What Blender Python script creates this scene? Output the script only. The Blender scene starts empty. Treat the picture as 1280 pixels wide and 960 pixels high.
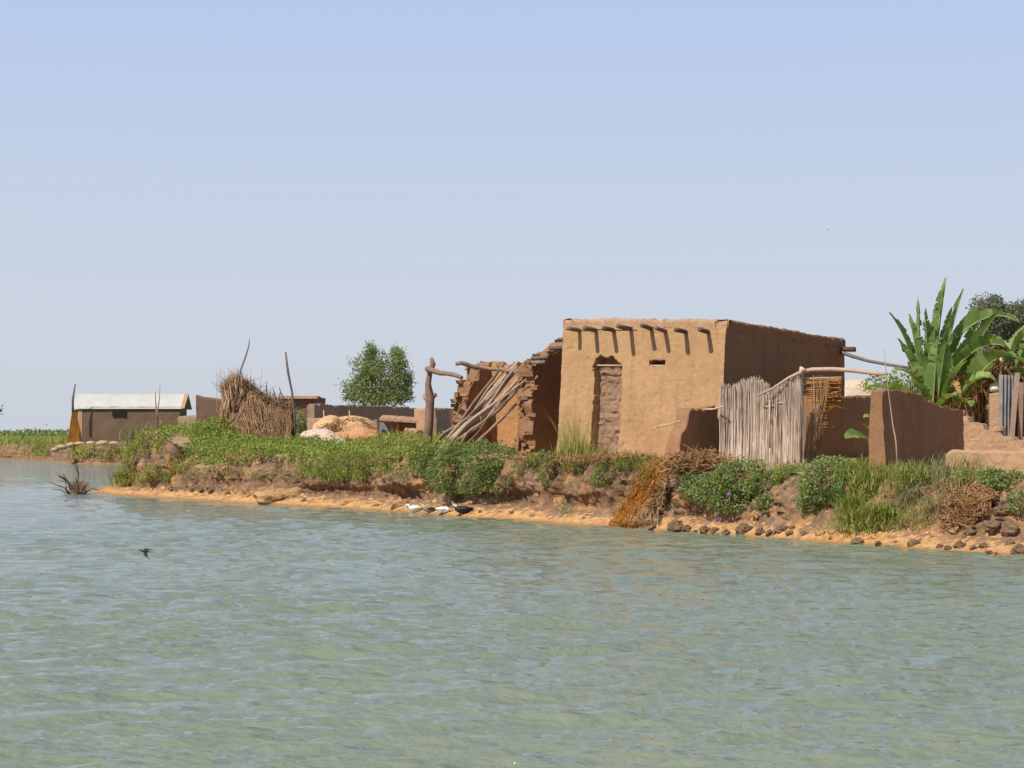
import bpy, bmesh, math, random
import numpy as np
from mathutils import Vector, Matrix
from mathutils.bvhtree import BVHTree
from mathutils.geometry import delaunay_2d_cdt

# ------------------------------------------------------------------ camera, sky, sun, exposure
sc = bpy.context.scene
col = sc.collection
CAMH, HOR, FPX = 1.9, 543.0, 2600.0        # eye height above the river, horizon row, focal length in px (1280 wide)
cd = bpy.data.cameras.new('camera'); cam = bpy.data.objects.new('camera', cd); col.objects.link(cam)
cam.location = (0, 0, CAMH); cam.rotation_euler = (math.radians(90), 0, 0)
cd.sensor_width = 36; cd.lens = 36*FPX/1280; cd.shift_y = (HOR-480)/1280
cd.clip_start = 0.5; cd.clip_end = 8000
sc.camera = cam
SUNV = Vector((-.70, -.742, 1.16)).normalized()
EL = math.asin(SUNV.z)
world = bpy.data.worlds.new('World'); sc.world = world; world.use_nodes = True
wn = world.node_tree.nodes; bg = wn['Background']
sky = wn.new('ShaderNodeTexSky'); sky.sky_type = 'NISHITA'; sky.sun_disc = False
sky.sun_elevation = EL; sky.sun_rotation = math.atan2(SUNV.x, SUNV.y)
sky.altitude = 0; sky.air_density = 1.0; sky.dust_density = 1.1; sky.ozone_density = 3.2
WS = 0.098                                    # a dusty-season sky: pale haze low down over the physical sky
tc = wn.new('ShaderNodeTexCoord'); sp_ = wn.new('ShaderNodeSeparateXYZ'); world.node_tree.links.new(tc.outputs['Generated'], sp_.inputs[0])
def wramp(stops):
    r = wn.new('ShaderNodeValToRGB'); e = r.color_ramp.elements
    e[0].position, e[0].color = stops[0][0], (*stops[0][1], 1); e[1].position, e[1].color = stops[-1][0], (*stops[-1][1], 1)
    for p, c in stops[1:-1]: x = e.new(p); x.color = (*c, 1)
    world.node_tree.links.new(sp_.outputs[2], r.inputs[0]); return r.outputs[0]
hz_ = wramp([(0, (.605, .645, .715)), (.04, (.615, .665, .75)), (.10, (.58, .655, .79)), (.21, (.48, .60, .86)), (.33, (.22, .34, .58)), (.6, (.10, .18, .36))])
vm = wn.new('ShaderNodeVectorMath'); vm.operation = 'SCALE'; vm.inputs['Scale'].default_value = 1/WS; world.node_tree.links.new(hz_, vm.inputs[0])
fz = wramp([(0, (.95,)*3), (.22, (.95,)*3), (.6, (0,)*3)])
mxw = wn.new('ShaderNodeMix'); mxw.data_type = 'RGBA'
for a_, b_ in ((fz, 0), (sky.outputs[0], 6), (vm.outputs[0], 7)): world.node_tree.links.new(a_, mxw.inputs[b_])
world.node_tree.links.new(mxw.outputs[2], bg.inputs[0]); bg.inputs[1].default_value = WS
sl = bpy.data.lights.new('sun', 'SUN'); sl.energy = 4.9; sl.angle = math.radians(0.5); sl.color = (1, .93, .81)
sun = bpy.data.objects.new('sun', sl); col.objects.link(sun)
sun.rotation_euler = SUNV.to_track_quat('Z', 'Y').to_euler()
vs = sc.view_settings; vs.view_transform = 'Standard'; vs.look = 'None'; vs.gamma = 1; vs.exposure = 0.0; vs.use_curve_mapping = False

# ------------------------------------------------------------------ helpers
rng = np.random.default_rng(7); random.seed(7)
F = Vector((.848, -.530, 0)); S = Vector((.530, .848, 0)); UP = Vector((0, 0, 1))   # front / side directions of the houses
def at(px, py, d): return Vector(((px-640)/FPX*d, d, CAMH-(py-HOR)*d/FPX))
def wx(px, d): return (px-640)/FPX*d
def wz(py, d): return CAMH-(py-HOR)*d/FPX

def _hash(ix, iy, iz, seed):
    h = (ix*374761393 + iy*668265263 + iz*2147483647 + seed*974634777) & 0xffffffff
    h = ((h ^ (h >> 13)) * 1274126177) & 0xffffffff
    return ((h ^ (h >> 16)) & 0xffff)/65535.0
def vnoise(P, scale=1.0, seed=0):
    """value noise in [-1,1] of (N,3) points"""
    Q = np.asarray(P, float)*scale; I = np.floor(Q).astype(np.int64); f = Q-I; f = f*f*(3-2*f)
    r = np.zeros(len(Q))
    for a in (0, 1):
        for b in (0, 1):
            for c in (0, 1):
                w = (f[:, 0] if a else 1-f[:, 0])*(f[:, 1] if b else 1-f[:, 1])*(f[:, 2] if c else 1-f[:, 2])
                r += w*_hash(I[:, 0]+a, I[:, 1]+b, I[:, 2]+c, seed)
    return r*2-1
def fbm(P, scale=1.0, octv=4, seed=0, gain=.5):
    r = 0; a = 1; t = 0
    for o in range(octv):
        r = r+a*vnoise(P, scale*2**o, seed+o*17); t += a; a *= gain
    return r/t
def ridged(P, scale, octv=3, seed=0):
    r = 0; a = 1; t = 0
    for o in range(octv):
        r = r+a*(1-2*np.abs(vnoise(P, scale*2**o, seed+o*31))); t += a; a *= .5
    return r/t

def props(o, label=None, cat=None, group=None, kind=None):
    if label: o['label'] = label
    if cat: o['category'] = cat
    if group: o['group'] = group
    if kind: o['kind'] = kind
    return o
def thing(name, loc, label, cat, group=None):
    o = bpy.data.objects.new(name, None); col.objects.link(o); o.location = loc; o.empty_display_size = .2
    return props(o, label, cat, group)
def link(name, me, mats, parent=None):
    o = bpy.data.objects.new(name, me); col.objects.link(o)
    for m in (mats if isinstance(mats, (list, tuple)) else [mats]): me.materials.append(m)
    if parent is not None:
        o.parent = parent; o.matrix_parent_inverse = Matrix.Translation(-parent.location)
    return o
def mesh_from(name, V, Q, T=None, tint=None, smooth=True, midx=None):
    V = np.asarray(V, np.float32).reshape(-1, 3); Q = np.asarray(Q, np.int32).reshape(-1, 4)
    T = np.zeros((0, 3), np.int32) if T is None else np.asarray(T, np.int32).reshape(-1, 3)
    me = bpy.data.meshes.new(name)
    me.vertices.add(len(V)); me.vertices.foreach_set('co', V.ravel())
    me.loops.add(len(Q)*4+len(T)*3)
    me.loops.foreach_set('vertex_index', np.concatenate([Q.ravel(), T.ravel()]))
    me.polygons.add(len(Q)+len(T))
    ls = np.concatenate([np.arange(len(Q))*4, len(Q)*4+np.arange(len(T))*3]).astype(np.int32)
    me.polygons.foreach_set('loop_start', ls)
    me.polygons.foreach_set('use_smooth', np.full(len(Q)+len(T), smooth))
    if midx is not None: me.polygons.foreach_set('material_index', np.asarray(midx, np.int32))
    if tint is not None:
        a = me.attributes.new('tint', 'FLOAT', 'POINT'); a.data.foreach_set('value', np.asarray(tint, np.float32))
    me.update(calc_edges=True); me.validate()
    return me

class MB:
    """collects quads/tris for ONE mesh"""
    def __init__(s): s.V = []; s.Q = []; s.T = []; s.t = []; s.n = 0
    def add(s, V, Q=None, T=None, tint=None):
        V = np.asarray(V, float).reshape(-1, 3)
        s.V.append(V)
        if Q is not None and len(Q): s.Q.append(np.asarray(Q, int).reshape(-1, 4)+s.n)
        if T is not None and len(T): s.T.append(np.asarray(T, int).reshape(-1, 3)+s.n)
        s.t.append(np.full(len(V), random.random()) if tint is None else np.broadcast_to(np.asarray(tint, float), (len(V),)))
        s.n += len(V)
    def tube(s, pts, rad, seg=6, tint=None, rough=0, cap=True):
        pts = [Vector(p) for p in pts]; n = len(pts)
        rad = list(rad) if hasattr(rad, '__len__') else [rad]*n
        V = []; prev = None
        for i, p in enumerate(pts):
            d = (pts[min(i+1, n-1)]-pts[max(i-1, 0)])
            d = d.normalized() if d.length > 1e-9 else UP
            if prev is None:
                a = d.orthogonal().normalized()
            else:
                a = prev-d*prev.dot(d); a = a.normalized() if a.length > 1e-6 else d.orthogonal().normalized()
            prev = a; b = d.cross(a)
            for k in range(seg):
                th = 2*math.pi*k/seg; r = rad[i]*(1+rough*(random.random()-.5))
                V.append(p+(a*math.cos(th)+b*math.sin(th))*r)
        Q = [(i*seg+k, i*seg+(k+1) % seg, (i+1)*seg+(k+1) % seg, (i+1)*seg+k) for i in range(n-1) for k in range(seg)]
        T = []
        if cap:
            V.append(pts[0]); V.append(pts[-1]); c0 = n*seg; c1 = c0+1
            for k in range(seg):
                T.append((c0, (k+1) % seg, k)); T.append((c1, (n-1)*seg+k, (n-1)*seg+(k+1) % seg))
        s.add([tuple(v) for v in V], Q, T, tint)
    def build(s, name, mat, parent=None, smooth=True):
        V = np.concatenate(s.V); Q = np.concatenate(s.Q) if s.Q else np.zeros((0, 4)); T = np.concatenate(s.T) if s.T else None
        return link(name, mesh_from(name, V, Q, T, np.concatenate(s.t), smooth), mat, parent)

def wobble(a, b, n=8, amp=.03, sag=0.0):
    """a crooked line from a to b"""
    a = Vector(a); b = Vector(b); L = (b-a).length; d = (b-a).normalized()
    u = d.orthogonal().normalized(); w = d.cross(u); p1, p2, p3, p4 = [random.uniform(0, 6.28) for _ in range(4)]
    out = []
    for i in range(n):
        t = i/(n-1); e = math.sin(math.pi*t)**.5 if 0 < t < 1 else 0
        out.append(a.lerp(b, t)+u*amp*e*(math.sin(4*t+p1)+.5*math.sin(9*t+p2))+w*amp*e*(math.sin(5*t+p3)+.5*math.sin(11*t+p4))-UP*sag*4*t*(1-t))
    return out

# ------------------------------------------------------------------ materials
def mat(name, rough=.9):
    m = bpy.data.materials.new(name); m.use_nodes = True; nt = m.node_tree; b = nt.nodes['Principled BSDF']
    b.inputs['Roughness'].default_value = rough; b.inputs['Specular IOR Level'].default_value = .15
    return m, nt, b
def N(nt, t, **kw):
    n = nt.nodes.new(t)
    for k, v in kw.items():
        if k in n.inputs: n.inputs[k].default_value = v
        else: setattr(n, k, v)
    return n
def ramp(nt, fac, stops):
    r = nt.nodes.new('ShaderNodeValToRGB'); e = r.color_ramp.elements
    e[0].position, e[0].color = stops[0][0], (*stops[0][1], 1); e[1].position, e[1].color = stops[-1][0], (*stops[-1][1], 1)
    for p, c in stops[1:-1]:
        x = e.new(p); x.color = (*c, 1)
    nt.links.new(fac, r.inputs[0]); return r.outputs[0]
def noise(nt, scale, detail=5, rough=.6, vec=None, scl=None):
    n = N(nt, 'ShaderNodeTexNoise'); n.inputs['Scale'].default_value = scale; n.inputs['Detail'].default_value = detail; n.inputs['Roughness'].default_value = rough
    if vec is None:
        g = N(nt, 'ShaderNodeNewGeometry'); vec = g.outputs['Position']
    if scl:
        mp = N(nt, 'ShaderNodeMapping'); mp.inputs['Scale'].default_value = scl; nt.links.new(vec, mp.inputs[0]); vec = mp.outputs[0]
    nt.links.new(vec, n.inputs['Vector']); return n.outputs['Fac']
def mixc(nt, fac, a, b, mode='MIX'):
    m = N(nt, 'ShaderNodeMix', data_type='RGBA', blend_type=mode)
    for sock, v in ((0, fac), (6, a), (7, b)):
        if isinstance(v, (int, float)): m.inputs[sock].default_value = v
        elif isinstance(v, tuple): m.inputs[sock].default_value = (*v, 1)
        else: nt.links.new(v, m.inputs[sock])
    return m.outputs[2]
def mathn(nt, op, a, b=None, clamp=False):
    m = N(nt, 'ShaderNodeMath', operation=op); m.use_clamp = clamp
    for i, v in enumerate((a, b)):
        if v is None: continue
        if isinstance(v, (int, float)): m.inputs[i].default_value = v
        else: nt.links.new(v, m.inputs[i])
    return m.outputs[0]
def bump(nt, b, h, strength=.5, dist=.02):
    n = N(nt, 'ShaderNodeBump'); n.inputs['Strength'].default_value = strength; n.inputs['Distance'].default_value = dist
    nt.links.new(h, n.inputs['Height'])
    if b.inputs['Normal'].is_linked: nt.links.new(b.inputs['Normal'].links[0].from_socket, n.inputs['Normal'])
    nt.links.new(n.outputs[0], b.inputs['Normal'])
def tintn(nt): return N(nt, 'ShaderNodeAttribute', attribute_name='tint').outputs['Fac']

def mud(name, c1, c2, c3, bricks=0.0, bmp=.03, crack=.35):
    m, nt, b = mat(name, .95)
    big = noise(nt, .9, 4, .55); mid = noise(nt, 7, 6, .65); fine = noise(nt, 45, 4, .7)
    c = mixc(nt, ramp(nt, big, [(.35, (0, 0, 0)), (.65, (1, 1, 1))]), c1, c2)
    c = mixc(nt, mathn(nt, 'MULTIPLY', ramp(nt, mid, [(.48, (0, 0, 0)), (.75, (1, 1, 1))]), .75), c, c3)
    # rain streaks down the plaster and a lighter wash high up
    st = noise(nt, 1, 5, .6, scl=(5, 5, .35)); c = mixc(nt, mathn(nt, 'MULTIPLY', ramp(nt, st, [(.5, (0, 0, 0)), (.72, (1, 1, 1))]), .5), c, tuple(x*.7 for x in c1))
    sp = ramp(nt, fine, [(.30, (.62, .62, .62)), (.5, (1, 1, 1)), (.8, (1.22, 1.2, 1.15))]); c = mixc(nt, .9, c, sp, 'MULTIPLY')
    # pale chaff flecks in the plaster
    vv = N(nt, 'ShaderNodeTexVoronoi', feature='F1'); vv.inputs['Scale'].default_value = 26; g = N(nt, 'ShaderNodeNewGeometry'); nt.links.new(g.outputs['Position'], vv.inputs['Vector'])
    c = mixc(nt, mathn(nt, 'MULTIPLY', ramp(nt, vv.outputs['Distance'], [(.08, (1, 1, 1)), (.16, (0, 0, 0))]), .35), c, tuple(min(1, x*1.45) for x in c1))
    nt.links.new(c, b.inputs['Base Color'])
    bump(nt, b, fine, .5, bmp*.5); bump(nt, b, mid, .6, bmp)
    vo = N(nt, 'ShaderNodeTexVoronoi', feature='DISTANCE_TO_EDGE'); vo.inputs['Scale'].default_value = 3.2
    g = N(nt, 'ShaderNodeNewGeometry'); wv = N(nt, 'ShaderNodeVectorMath', operation='ADD'); nn = N(nt, 'ShaderNodeTexNoise'); nn.inputs['Scale'].default_value = 3; nt.links.new(g.outputs['Position'], nn.inputs['Vector'])
    sc_ = N(nt, 'ShaderNodeVectorMath', operation='SCALE'); sc_.inputs['Scale'].default_value = .35; nt.links.new(nn.outputs['Color'], sc_.inputs[0])
    nt.links.new(g.outputs['Position'], wv.inputs[0]); nt.links.new(sc_.outputs[0], wv.inputs[1]); nt.links.new(wv.outputs[0], vo.inputs['Vector'])
    bump(nt, b, ramp(nt, vo.outputs['Distance'], [(0, (0, 0, 0)), (.03, (1, 1, 1))]), crack, .006)
    if bricks:
        sx = N(nt, 'ShaderNodeSeparateXYZ'); nt.links.new(g.outputs['Position'], sx.inputs[0])
        al = mathn(nt, 'ADD', mathn(nt, 'MULTIPLY', sx.outputs[0], .848), mathn(nt, 'MULTIPLY', sx.outputs[1], .3))
        cb = N(nt, 'ShaderNodeCombineXYZ'); nt.links.new(al, cb.inputs[0]); nt.links.new(sx.outputs[2], cb.inputs[1])
        bt = N(nt, 'ShaderNodeTexBrick'); bt.inputs['Scale'].default_value = 1; bt.inputs['Brick Width'].default_value = .34; bt.inputs['Row Height'].default_value = .13; bt.inputs['Mortar Size'].default_value = .014; bt.inputs['Mortar Smooth'].default_value = .8
        nt.links.new(cb.outputs[0], bt.inputs['Vector']); bump(nt, b, bt.outputs['Fac'], -bricks, .03)
    return m

M = {}
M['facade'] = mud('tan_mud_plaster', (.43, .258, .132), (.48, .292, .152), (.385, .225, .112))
M['side'] = mud('shaded_mud_plaster', (.29, .155, .082), (.33, .18, .096), (.24, .125, .066), .0)  # house plaster again, its colour darkened and reddened for walls in shade
M['orange'] = mud('orange_mud_plaster', (.46, .235, .10), (.52, .28, .125), (.38, .19, .085), .25)
M['rough'] = mud('rough_mud_brick', (.36, .23, .145), (.44, .29, .18), (.27, .17, .11), .9, .06)
M['roughmud'] = mud('rough_infill_mud', (.30, .185, .12), (.36, .23, .15), (.23, .14, .09), .0, .07)
M['parapet'] = mud('parapet_mud', (.45, .27, .165), (.52, .33, .2), (.34, .2, .13), .0, .06)
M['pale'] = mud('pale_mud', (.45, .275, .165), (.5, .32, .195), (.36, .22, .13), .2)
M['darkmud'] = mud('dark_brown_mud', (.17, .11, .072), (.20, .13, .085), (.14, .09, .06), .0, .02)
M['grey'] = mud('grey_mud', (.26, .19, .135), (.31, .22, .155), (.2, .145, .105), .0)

def leafmat(name, stops, trans=.3, rough=.55, spec=.3):
    m, nt, b = mat(name, rough); b.inputs['Specular IOR Level'].default_value = spec
    big = noise(nt, 2.2, 3, .6)
    f = mathn(nt, 'ADD', mathn(nt, 'MULTIPLY', tintn(nt), .6), mathn(nt, 'MULTIPLY', mathn(nt, 'SUBTRACT', big, .3), 1.0), True)
    c = ramp(nt, f, stops); nt.links.new(c, b.inputs['Base Color'])
    t = N(nt, 'ShaderNodeBsdfTranslucent'); nt.links.new(mixc(nt, 1.0, c, (1.3, 1.25, .7), 'MULTIPLY'), t.inputs['Color'])
    mx = N(nt, 'ShaderNodeMixShader'); mx.inputs[0].default_value = trans; out = nt.nodes['Material Output']
    nt.links.new(b.outputs[0], mx.inputs[1]); nt.links.new(t.outputs[0], mx.inputs[2]); nt.links.new(mx.outputs[0], out.inputs['Surface'])
    return m
M['bush'] = leafmat('bush_leaf', [(0, (.105, .145, .04)), (.45, (.20, .265, .08)), (.8, (.31, .37, .13)), (1, (.42, .46, .21))])
M['cover'] = leafmat('creeper_leaf', [(0, (.13, .18, .03)), (.45, (.23, .30, .055)), (.8, (.34, .40, .09)), (1, (.44, .44, .17))])
M['grass'] = leafmat('grass_blade', [(0, (.17, .20, .03)), (.5, (.30, .33, .075)), (.8, (.42, .42, .14)), (1, (.55, .46, .24))])
M['palegrass'] = leafmat('pale_grass', [(0, (.14, .16, .06)), (.5, (.28, .29, .13)), (.8, (.42, .40, .22)), (1, (.55, .46, .28))])
M['dry'] = leafmat('dry_stalk', [(0, (.2, .1, .045)), (.45, (.36, .2, .09)), (.8, (.5, .3, .14)), (1, (.6, .42, .24))], .15, .8, .1)
M['orangevine'] = leafmat('orange_vine', [(0, (.24, .09, .025)), (.4, (.46, .19, .04)), (.75, (.62, .30, .06)), (1, (.5, .38, .1))], .25, .7, .1)
M['straw'] = leafmat('straw', [(0, (.2, .11, .06)), (.45, (.40, .25, .14)), (.8, (.54, .36, .21)), (1, (.64, .49, .33))], .12, .85, .1)
M['reed'] = leafmat('grey_reed', [(0, (.27, .19, .14)), (.3, (.52, .40, .31)), (.75, (.68, .55, .45)), (1, (.76, .65, .55))], .05, .8, .15)
M['tree'] = leafmat('tree_leaf', [(0, (.09, .125, .045)), (.5, (.20, .25, .085)), (.85, (.33, .37, .15)), (1, (.44, .46, .24))])
M['darktree'] = leafmat('grey_tree_leaf', [(0, (.07, .085, .055)), (.5, (.14, .16, .10)), (.85, (.24, .25, .17)), (1, (.34, .32, .26))])
M['banana'] = leafmat('banana_leaf', [(0, (.07, .15, .03)), (.45, (.19, .29, .075)), (.8, (.34, .42, .15)), (1, (.58, .58, .32))], .35, .5, .3)
M['bananastem'] = leafmat('banana_stem', [(0, (.25, .28, .08)), (.5, (.34, .36, .13)), (1, (.45, .42, .2))], .1, .5, .3)

def wood(name, c1, c2, c3):
    m, nt, b = mat(name, .85)
    f = mathn(nt, 'ADD', mathn(nt, 'MULTIPLY', tintn(nt), .5), mathn(nt, 'MULTIPLY', noise(nt, 14, 5, .7), .6))
    nt.links.new(ramp(nt, f, [(.2, c1), (.5, c2), (.8, c3)]), b.inputs['Base Color'])
    bump(nt, b, noise(nt, 30, 5, .7, scl=(1, 1, .3)), .6, .02); return m
M['wood'] = wood('weathered_pole', (.18, .11, .08), (.33, .22, .16), (.46, .34, .26))
M['beam'] = wood('dark_beam', (.07, .045, .035), (.14, .09, .065), (.26, .175, .13))
M['stick'] = wood('dark_stick', (.09, .07, .06), (.16, .125, .11), (.25, .2, .17))
M['palepole'] = wood('peeled_pole', (.42, .28, .2), (.56, .39, .29), (.68, .5, .38))
M['board'] = wood('orange_board', (.3, .14, .05), (.46, .22, .08), (.58, .3, .12))
M['stone'] = mud('dark_clod', (.17, .105, .065), (.25, .16, .10), (.11, .07, .045), 0, .06, .1)
M['rock'] = mud('tan_clod', (.42, .25, .12), (.5, .31, .16), (.27, .16, .09), 0, .05, .1)
def plain(name, c, rough=.8, var=.25, sc=9, spec=.2, metal=0):
    m, nt, b = mat(name, rough); b.inputs['Specular IOR Level'].default_value = spec; b.inputs['Metallic'].default_value = metal
    nt.links.new(ramp(nt, noise(nt, sc, 5, .65), [(.25, tuple(x*(1-var) for x in c)), (.75, tuple(min(1, x*(1+var)) for x in c))]), b.inputs['Base Color'])
    bump(nt, b, noise(nt, sc*4, 3, .6), .4, .01); return m

# ------------------------------------------------------------------ terrain
CTRL = np.array([(wx(p, d), d, z) for p, d, z in [
    (1280, 35, 1.30), (1100, 37, 1.28), (1197, 41, 1.40), (1060, 49, 1.35), (900, 44.5, 1.28), (700, 47, 1.36), (600, 51, 1.5), (640, 47.5, 1.34),
    (533, 54, 1.5), (430, 62, 1.55), (330, 67, 1.6), (260, 69, 1.7), (195, 66.5, 1.85), (190, 74, 1.8), (230, 66, 1.75), (400, 95, 1.6), (800, 100, 1.7), (60, 155, 1.15),
    (-100, 200, 1.2), (150, 155, 1.25), (1300, 60, 1.5), (300, 140, 1.3), (320, 61.5, 1.2), (420, 57, 1.22), (270, 63.2, 1.3), (276, 67, 2.75), (264, 67.5, 2.3), (385, 65, 1.57), (375, 69, 1.58), (410, 67, 1.57), (440, 65, 1.55), (350, 65, 1.6), (1000, 39.5, 1.2), (1280, 25, 1.2), (500, 53, 1.3),
    (-300, 500, 1.2), (500, 600, 1.3), (1300, 800, 1.3), (0, 900, 1.2), (800, 43, 1.3)]])
def gf(x, y):
    x = np.atleast_1d(x).astype(float); y = np.atleast_1d(y).astype(float)
    d2 = (x[:, None]-CTRL[None, :, 0])**2+(y[:, None]-CTRL[None, :, 1])**2+3.5
    w = d2**-1.7
    z = (w*CTRL[None, :, 2]).sum(1)/w.sum(1)
    return z+.035*vnoise(np.stack([x, y, x*0], 1), .9, 5)+.02*vnoise(np.stack([x, y, x*0], 1), 3.1, 6)
def gz(x, y): return float(gf(x, y)[0])

near = [(2600, 805), (2000, 760), (1600, 722), (1400, 705), (1280, 697), (1190, 690), (1100, 683), (1030, 678), (950, 672), (880, 667), (820, 663), (760, 659), (700, 655), (650, 651), (600, 648),
        (550, 644), (500, 640), (450, 637), (400, 634), (350, 631), (300, 628.5), (250, 625.5), (200, 622), (160, 619.5)]
pts = [(wx(p, 4940/(y-HOR)), 4940/(y-HOR)) for p, y in near]
pts += [(wx(p, d), d) for p, d in [(128, 66.4), (113, 68), (118, 70.5), (135, 76), (160, 82), (200, 88), (250, 95), (290, 104), (290, 117), (240, 127), (190, 131), (150, 133), (100, 134), (84, 138), (62, 149), (30, 155), (0, 159), (-60, 166), (-150, 175), (-400, 195), (-900, 230), (-2500, 300)]]
pts = np.array(pts)
seg = np.r_[0, np.cumsum(np.hypot(*np.diff(pts, axis=0).T))]
def cat(t):   # smooth interpolation of the shoreline
    i = np.clip(np.searchsorted(seg, t)-1, 0, len(pts)-2); u = (t-seg[i])/(seg[i+1]-seg[i])
    p0 = pts[np.clip(i-1, 0, None)]; p1 = pts[i]; p2 = pts[i+1]; p3 = pts[np.clip(i+2, None, len(pts)-1)]
    l = (seg[i+1]-seg[i])[:, None]; la = np.maximum((seg[i]-seg[np.clip(i-1, 0, None)])[:, None], .01); lb = np.maximum((seg[np.clip(i+2, None, len(pts)-1)]-seg[i+1])[:, None], .01)
    m1 = (p2-p0)/(l+la)*l; m2 = (p3-p1)/(l+lb)*l; u = u[:, None]
    return (2*u**3-3*u**2+1)*p1+(u**3-2*u**2+u)*m1+(-2*u**3+3*u**2)*p2+(u**3-u**2)*m2
sA, sB, sC = seg[4]-1.5, seg[27], seg[-1]
tt = np.r_[np.arange(0, sA, .4), np.arange(sA, sB, .045), np.arange(sB, seg[39], .22), np.arange(seg[39], sC, 2.0), sC]
sh = cat(tt)
k = 25
dn = np.gradient(sh, axis=0); ln = np.hypot(dn[:, 0], dn[:, 1])[:, None]; dn = dn/ln
nrm = np.stack([dn[:, 1], -dn[:, 0]], 1)             # land side: right of travel
nsm = np.zeros_like(nrm)
for i in range(len(tt)):                              # smooth inland direction over about 1.5 m of shore
    lo, hi = np.searchsorted(tt, [tt[i]-1.5, tt[i]+1.5]); v = nrm[lo:hi].mean(0); nsm[i] = v/np.hypot(*v)
pxs = sh[:, 0]/sh[:, 1]*FPX+640
isnear = tt < seg[24]
T3 = np.stack([sh[:, 0], sh[:, 1], 0*tt], 1)
wig = .12*vnoise(T3, .9, 3)+.06*vnoise(T3, 2.7, 4)
sh = sh-nsm*wig[:, None]*np.where(isnear, 1, 2)[:, None]
def pf(xs, ys): return np.where(isnear, np.interp(pxs, xs, ys), ys[0])
BW = pf([110, 200, 300, 380, 500, 620, 760, 850, 1000, 1120, 1280], [1.2, .5, .6, .7, .65, .7, 1.0, .55, .45, .75, 1.1])*(1+.18*vnoise(T3, .7, 9))
ZB = pf([110, 200, 300, 500, 620, 760, 850, 1000, 1280], [.2, .18, .2, .24, .28, .24, .22, .22, .25])
LE = pf([110, 170, 230, 300, 500, 800, 870, 1000, 1100, 1200, 1280], [.5, .5, .3, .3, .22, .25, .45, .7, .9, .85, .5])
far = tt > seg[28]
BW[far] = .25; ZB[far] = .1; LE[far] = .5
AM = pf([110, 800, 1000, 1280], [1, 1, .9, 1.1]); AM[far] = .8
WT = np.where(isnear, 3.6, 3.2)
sh0 = cat(tt); nbig = np.zeros_like(nrm)
for i in range(len(tt)):
    lo, hi = np.searchsorted(tt, [tt[i]-4, tt[i]+4]); v = nrm[lo:hi].mean(0); nbig[i] = v/np.hypot(*v)
LR = sh0+nbig*WT[:, None]
rows = []
def lerp(a, b, t): return a+(b-a)*t
NU, NB, NC, NT = 5, 16, 46, 34; XY = {}
edge = sh+nsm*(BW+LE)[:, None]
HE = gf(edge[:, 0], edge[:, 1])-.03+.07*vnoise(T3, 1.3, 8)+.045*vnoise(T3, 3.7, 18)+.03*vnoise(T3, 9, 28)
HE = np.where(far, 0.95*HE, HE)
for j in range(NU): t = j/NU; rows.append((lerp(-1.8, 0, t)*np.ones_like(tt), lerp(-.55, 0, t)*np.ones_like(tt), 0*tt))
for j in range(NB): t = j/NB; rows.append((BW*t, ZB*(t**.8), .14+.42*t+0*tt))
for j in range(NC):
    t = j/(NC-1)
    bulge = -.10*math.sin(math.pi*min(1, t*1.6))*0+ (.10*math.sin(math.pi*t*.9) if t < .5 else .10*math.sin(math.pi*.45)*(1-(t-.5)*2))  # undercut low, lip high
    rows.append((BW+LE*t**1.2+bulge*AM, lerp(ZB, HE, t), (.35+.65*math.sin(math.pi*min(1, t*1.05+.05)))*AM))
for j in range(1, NT+1):
    t = j/NT; off = lerp(BW+LE, WT, t**1.3); e0 = sh+nsm*(BW+LE)[:, None]; P = e0+(LR-e0)*t**1.3; XY[len(rows)] = P; g = gf(P[:, 0], P[:, 1]); e = np.clip(t*3, 0, 1); z = lerp(HE, g, e*e*(3-2*e))
    rows.append((off, z, np.maximum(.12*(1-t), .7-t*3)*AM))
NR = len(rows); NS = len(tt)
G = np.zeros((NR, NS, 3))
for j, (off, z, a) in enumerate(rows):
    G[j, :, :2] = XY.get(j, sh+nsm*off[:, None]); G[j, :, 2] = z
A = np.stack([r[2] for r in rows]).ravel()
P = G.reshape(-1, 3)
nv = np.broadcast_to(nsm[None], (NR, NS, 2)).reshape(-1, 2)
Pq = P*np.array([1, 1, 1.0])
big = fbm(Pq*[1, 1, .45], 1.1, 3, 11); mid = ridged(Pq*[1, 1, .7], 2.6, 3, 23); sm = ridged(Pq, 7, 3, 41)
# gully beside the orange vines, earth hollow at the tip, undercuts
zq = P[:, 2].copy(); pq = np.broadcast_to(np.where(isnear, pxs, -1e4)[None], (NR, NS)).ravel(); rowi = np.repeat(np.arange(NR), NS); onc = (rowi > NU+4)
def dent(x0, wx_, z0, wz_, depth): return depth*np.exp(-((pq-x0)/wx_)**2)*np.exp(-(np.abs(zq-z0)/wz_)**4)*np.clip((rowi-NU-5)/12, 0, 1)*np.clip((NR-3-rowi)/22, 0, 1)
dents = dent(842, 10, .75, .75, .75)+dent(224, 17, 1.35, .34, 1.3)+dent(190, 7, 1.0, .5, .5)+dent(570, 60, .42, .2, .35)+dent(470, 30, .4, .16, .25)+dent(690, 25, .42, .14, .22)+dent(1010, 12, .5, .3, .3)+dent(400, 45, .36, .14, .22)+dent(1225, 18, .55, .3, .35)+dent(185, 6, .8, .5, .3)
disp = (.34*big+.21*mid+.11*sm)*A
P[:, 0] += nv[:, 0]*(dents-disp); P[:, 1] += nv[:, 1]*(dents-disp)
P[:, 2] += (.05*fbm(Pq, 3.0, 3, 51)+.03*ridged(Pq, 9, 2, 61))*A*(P[:, 2] > .03)
fl = P[:, 2] > 1.0
P[:, 2] += np.where(A < .02, .0, 0)
G = P.reshape(NR, NS, 3)
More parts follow.
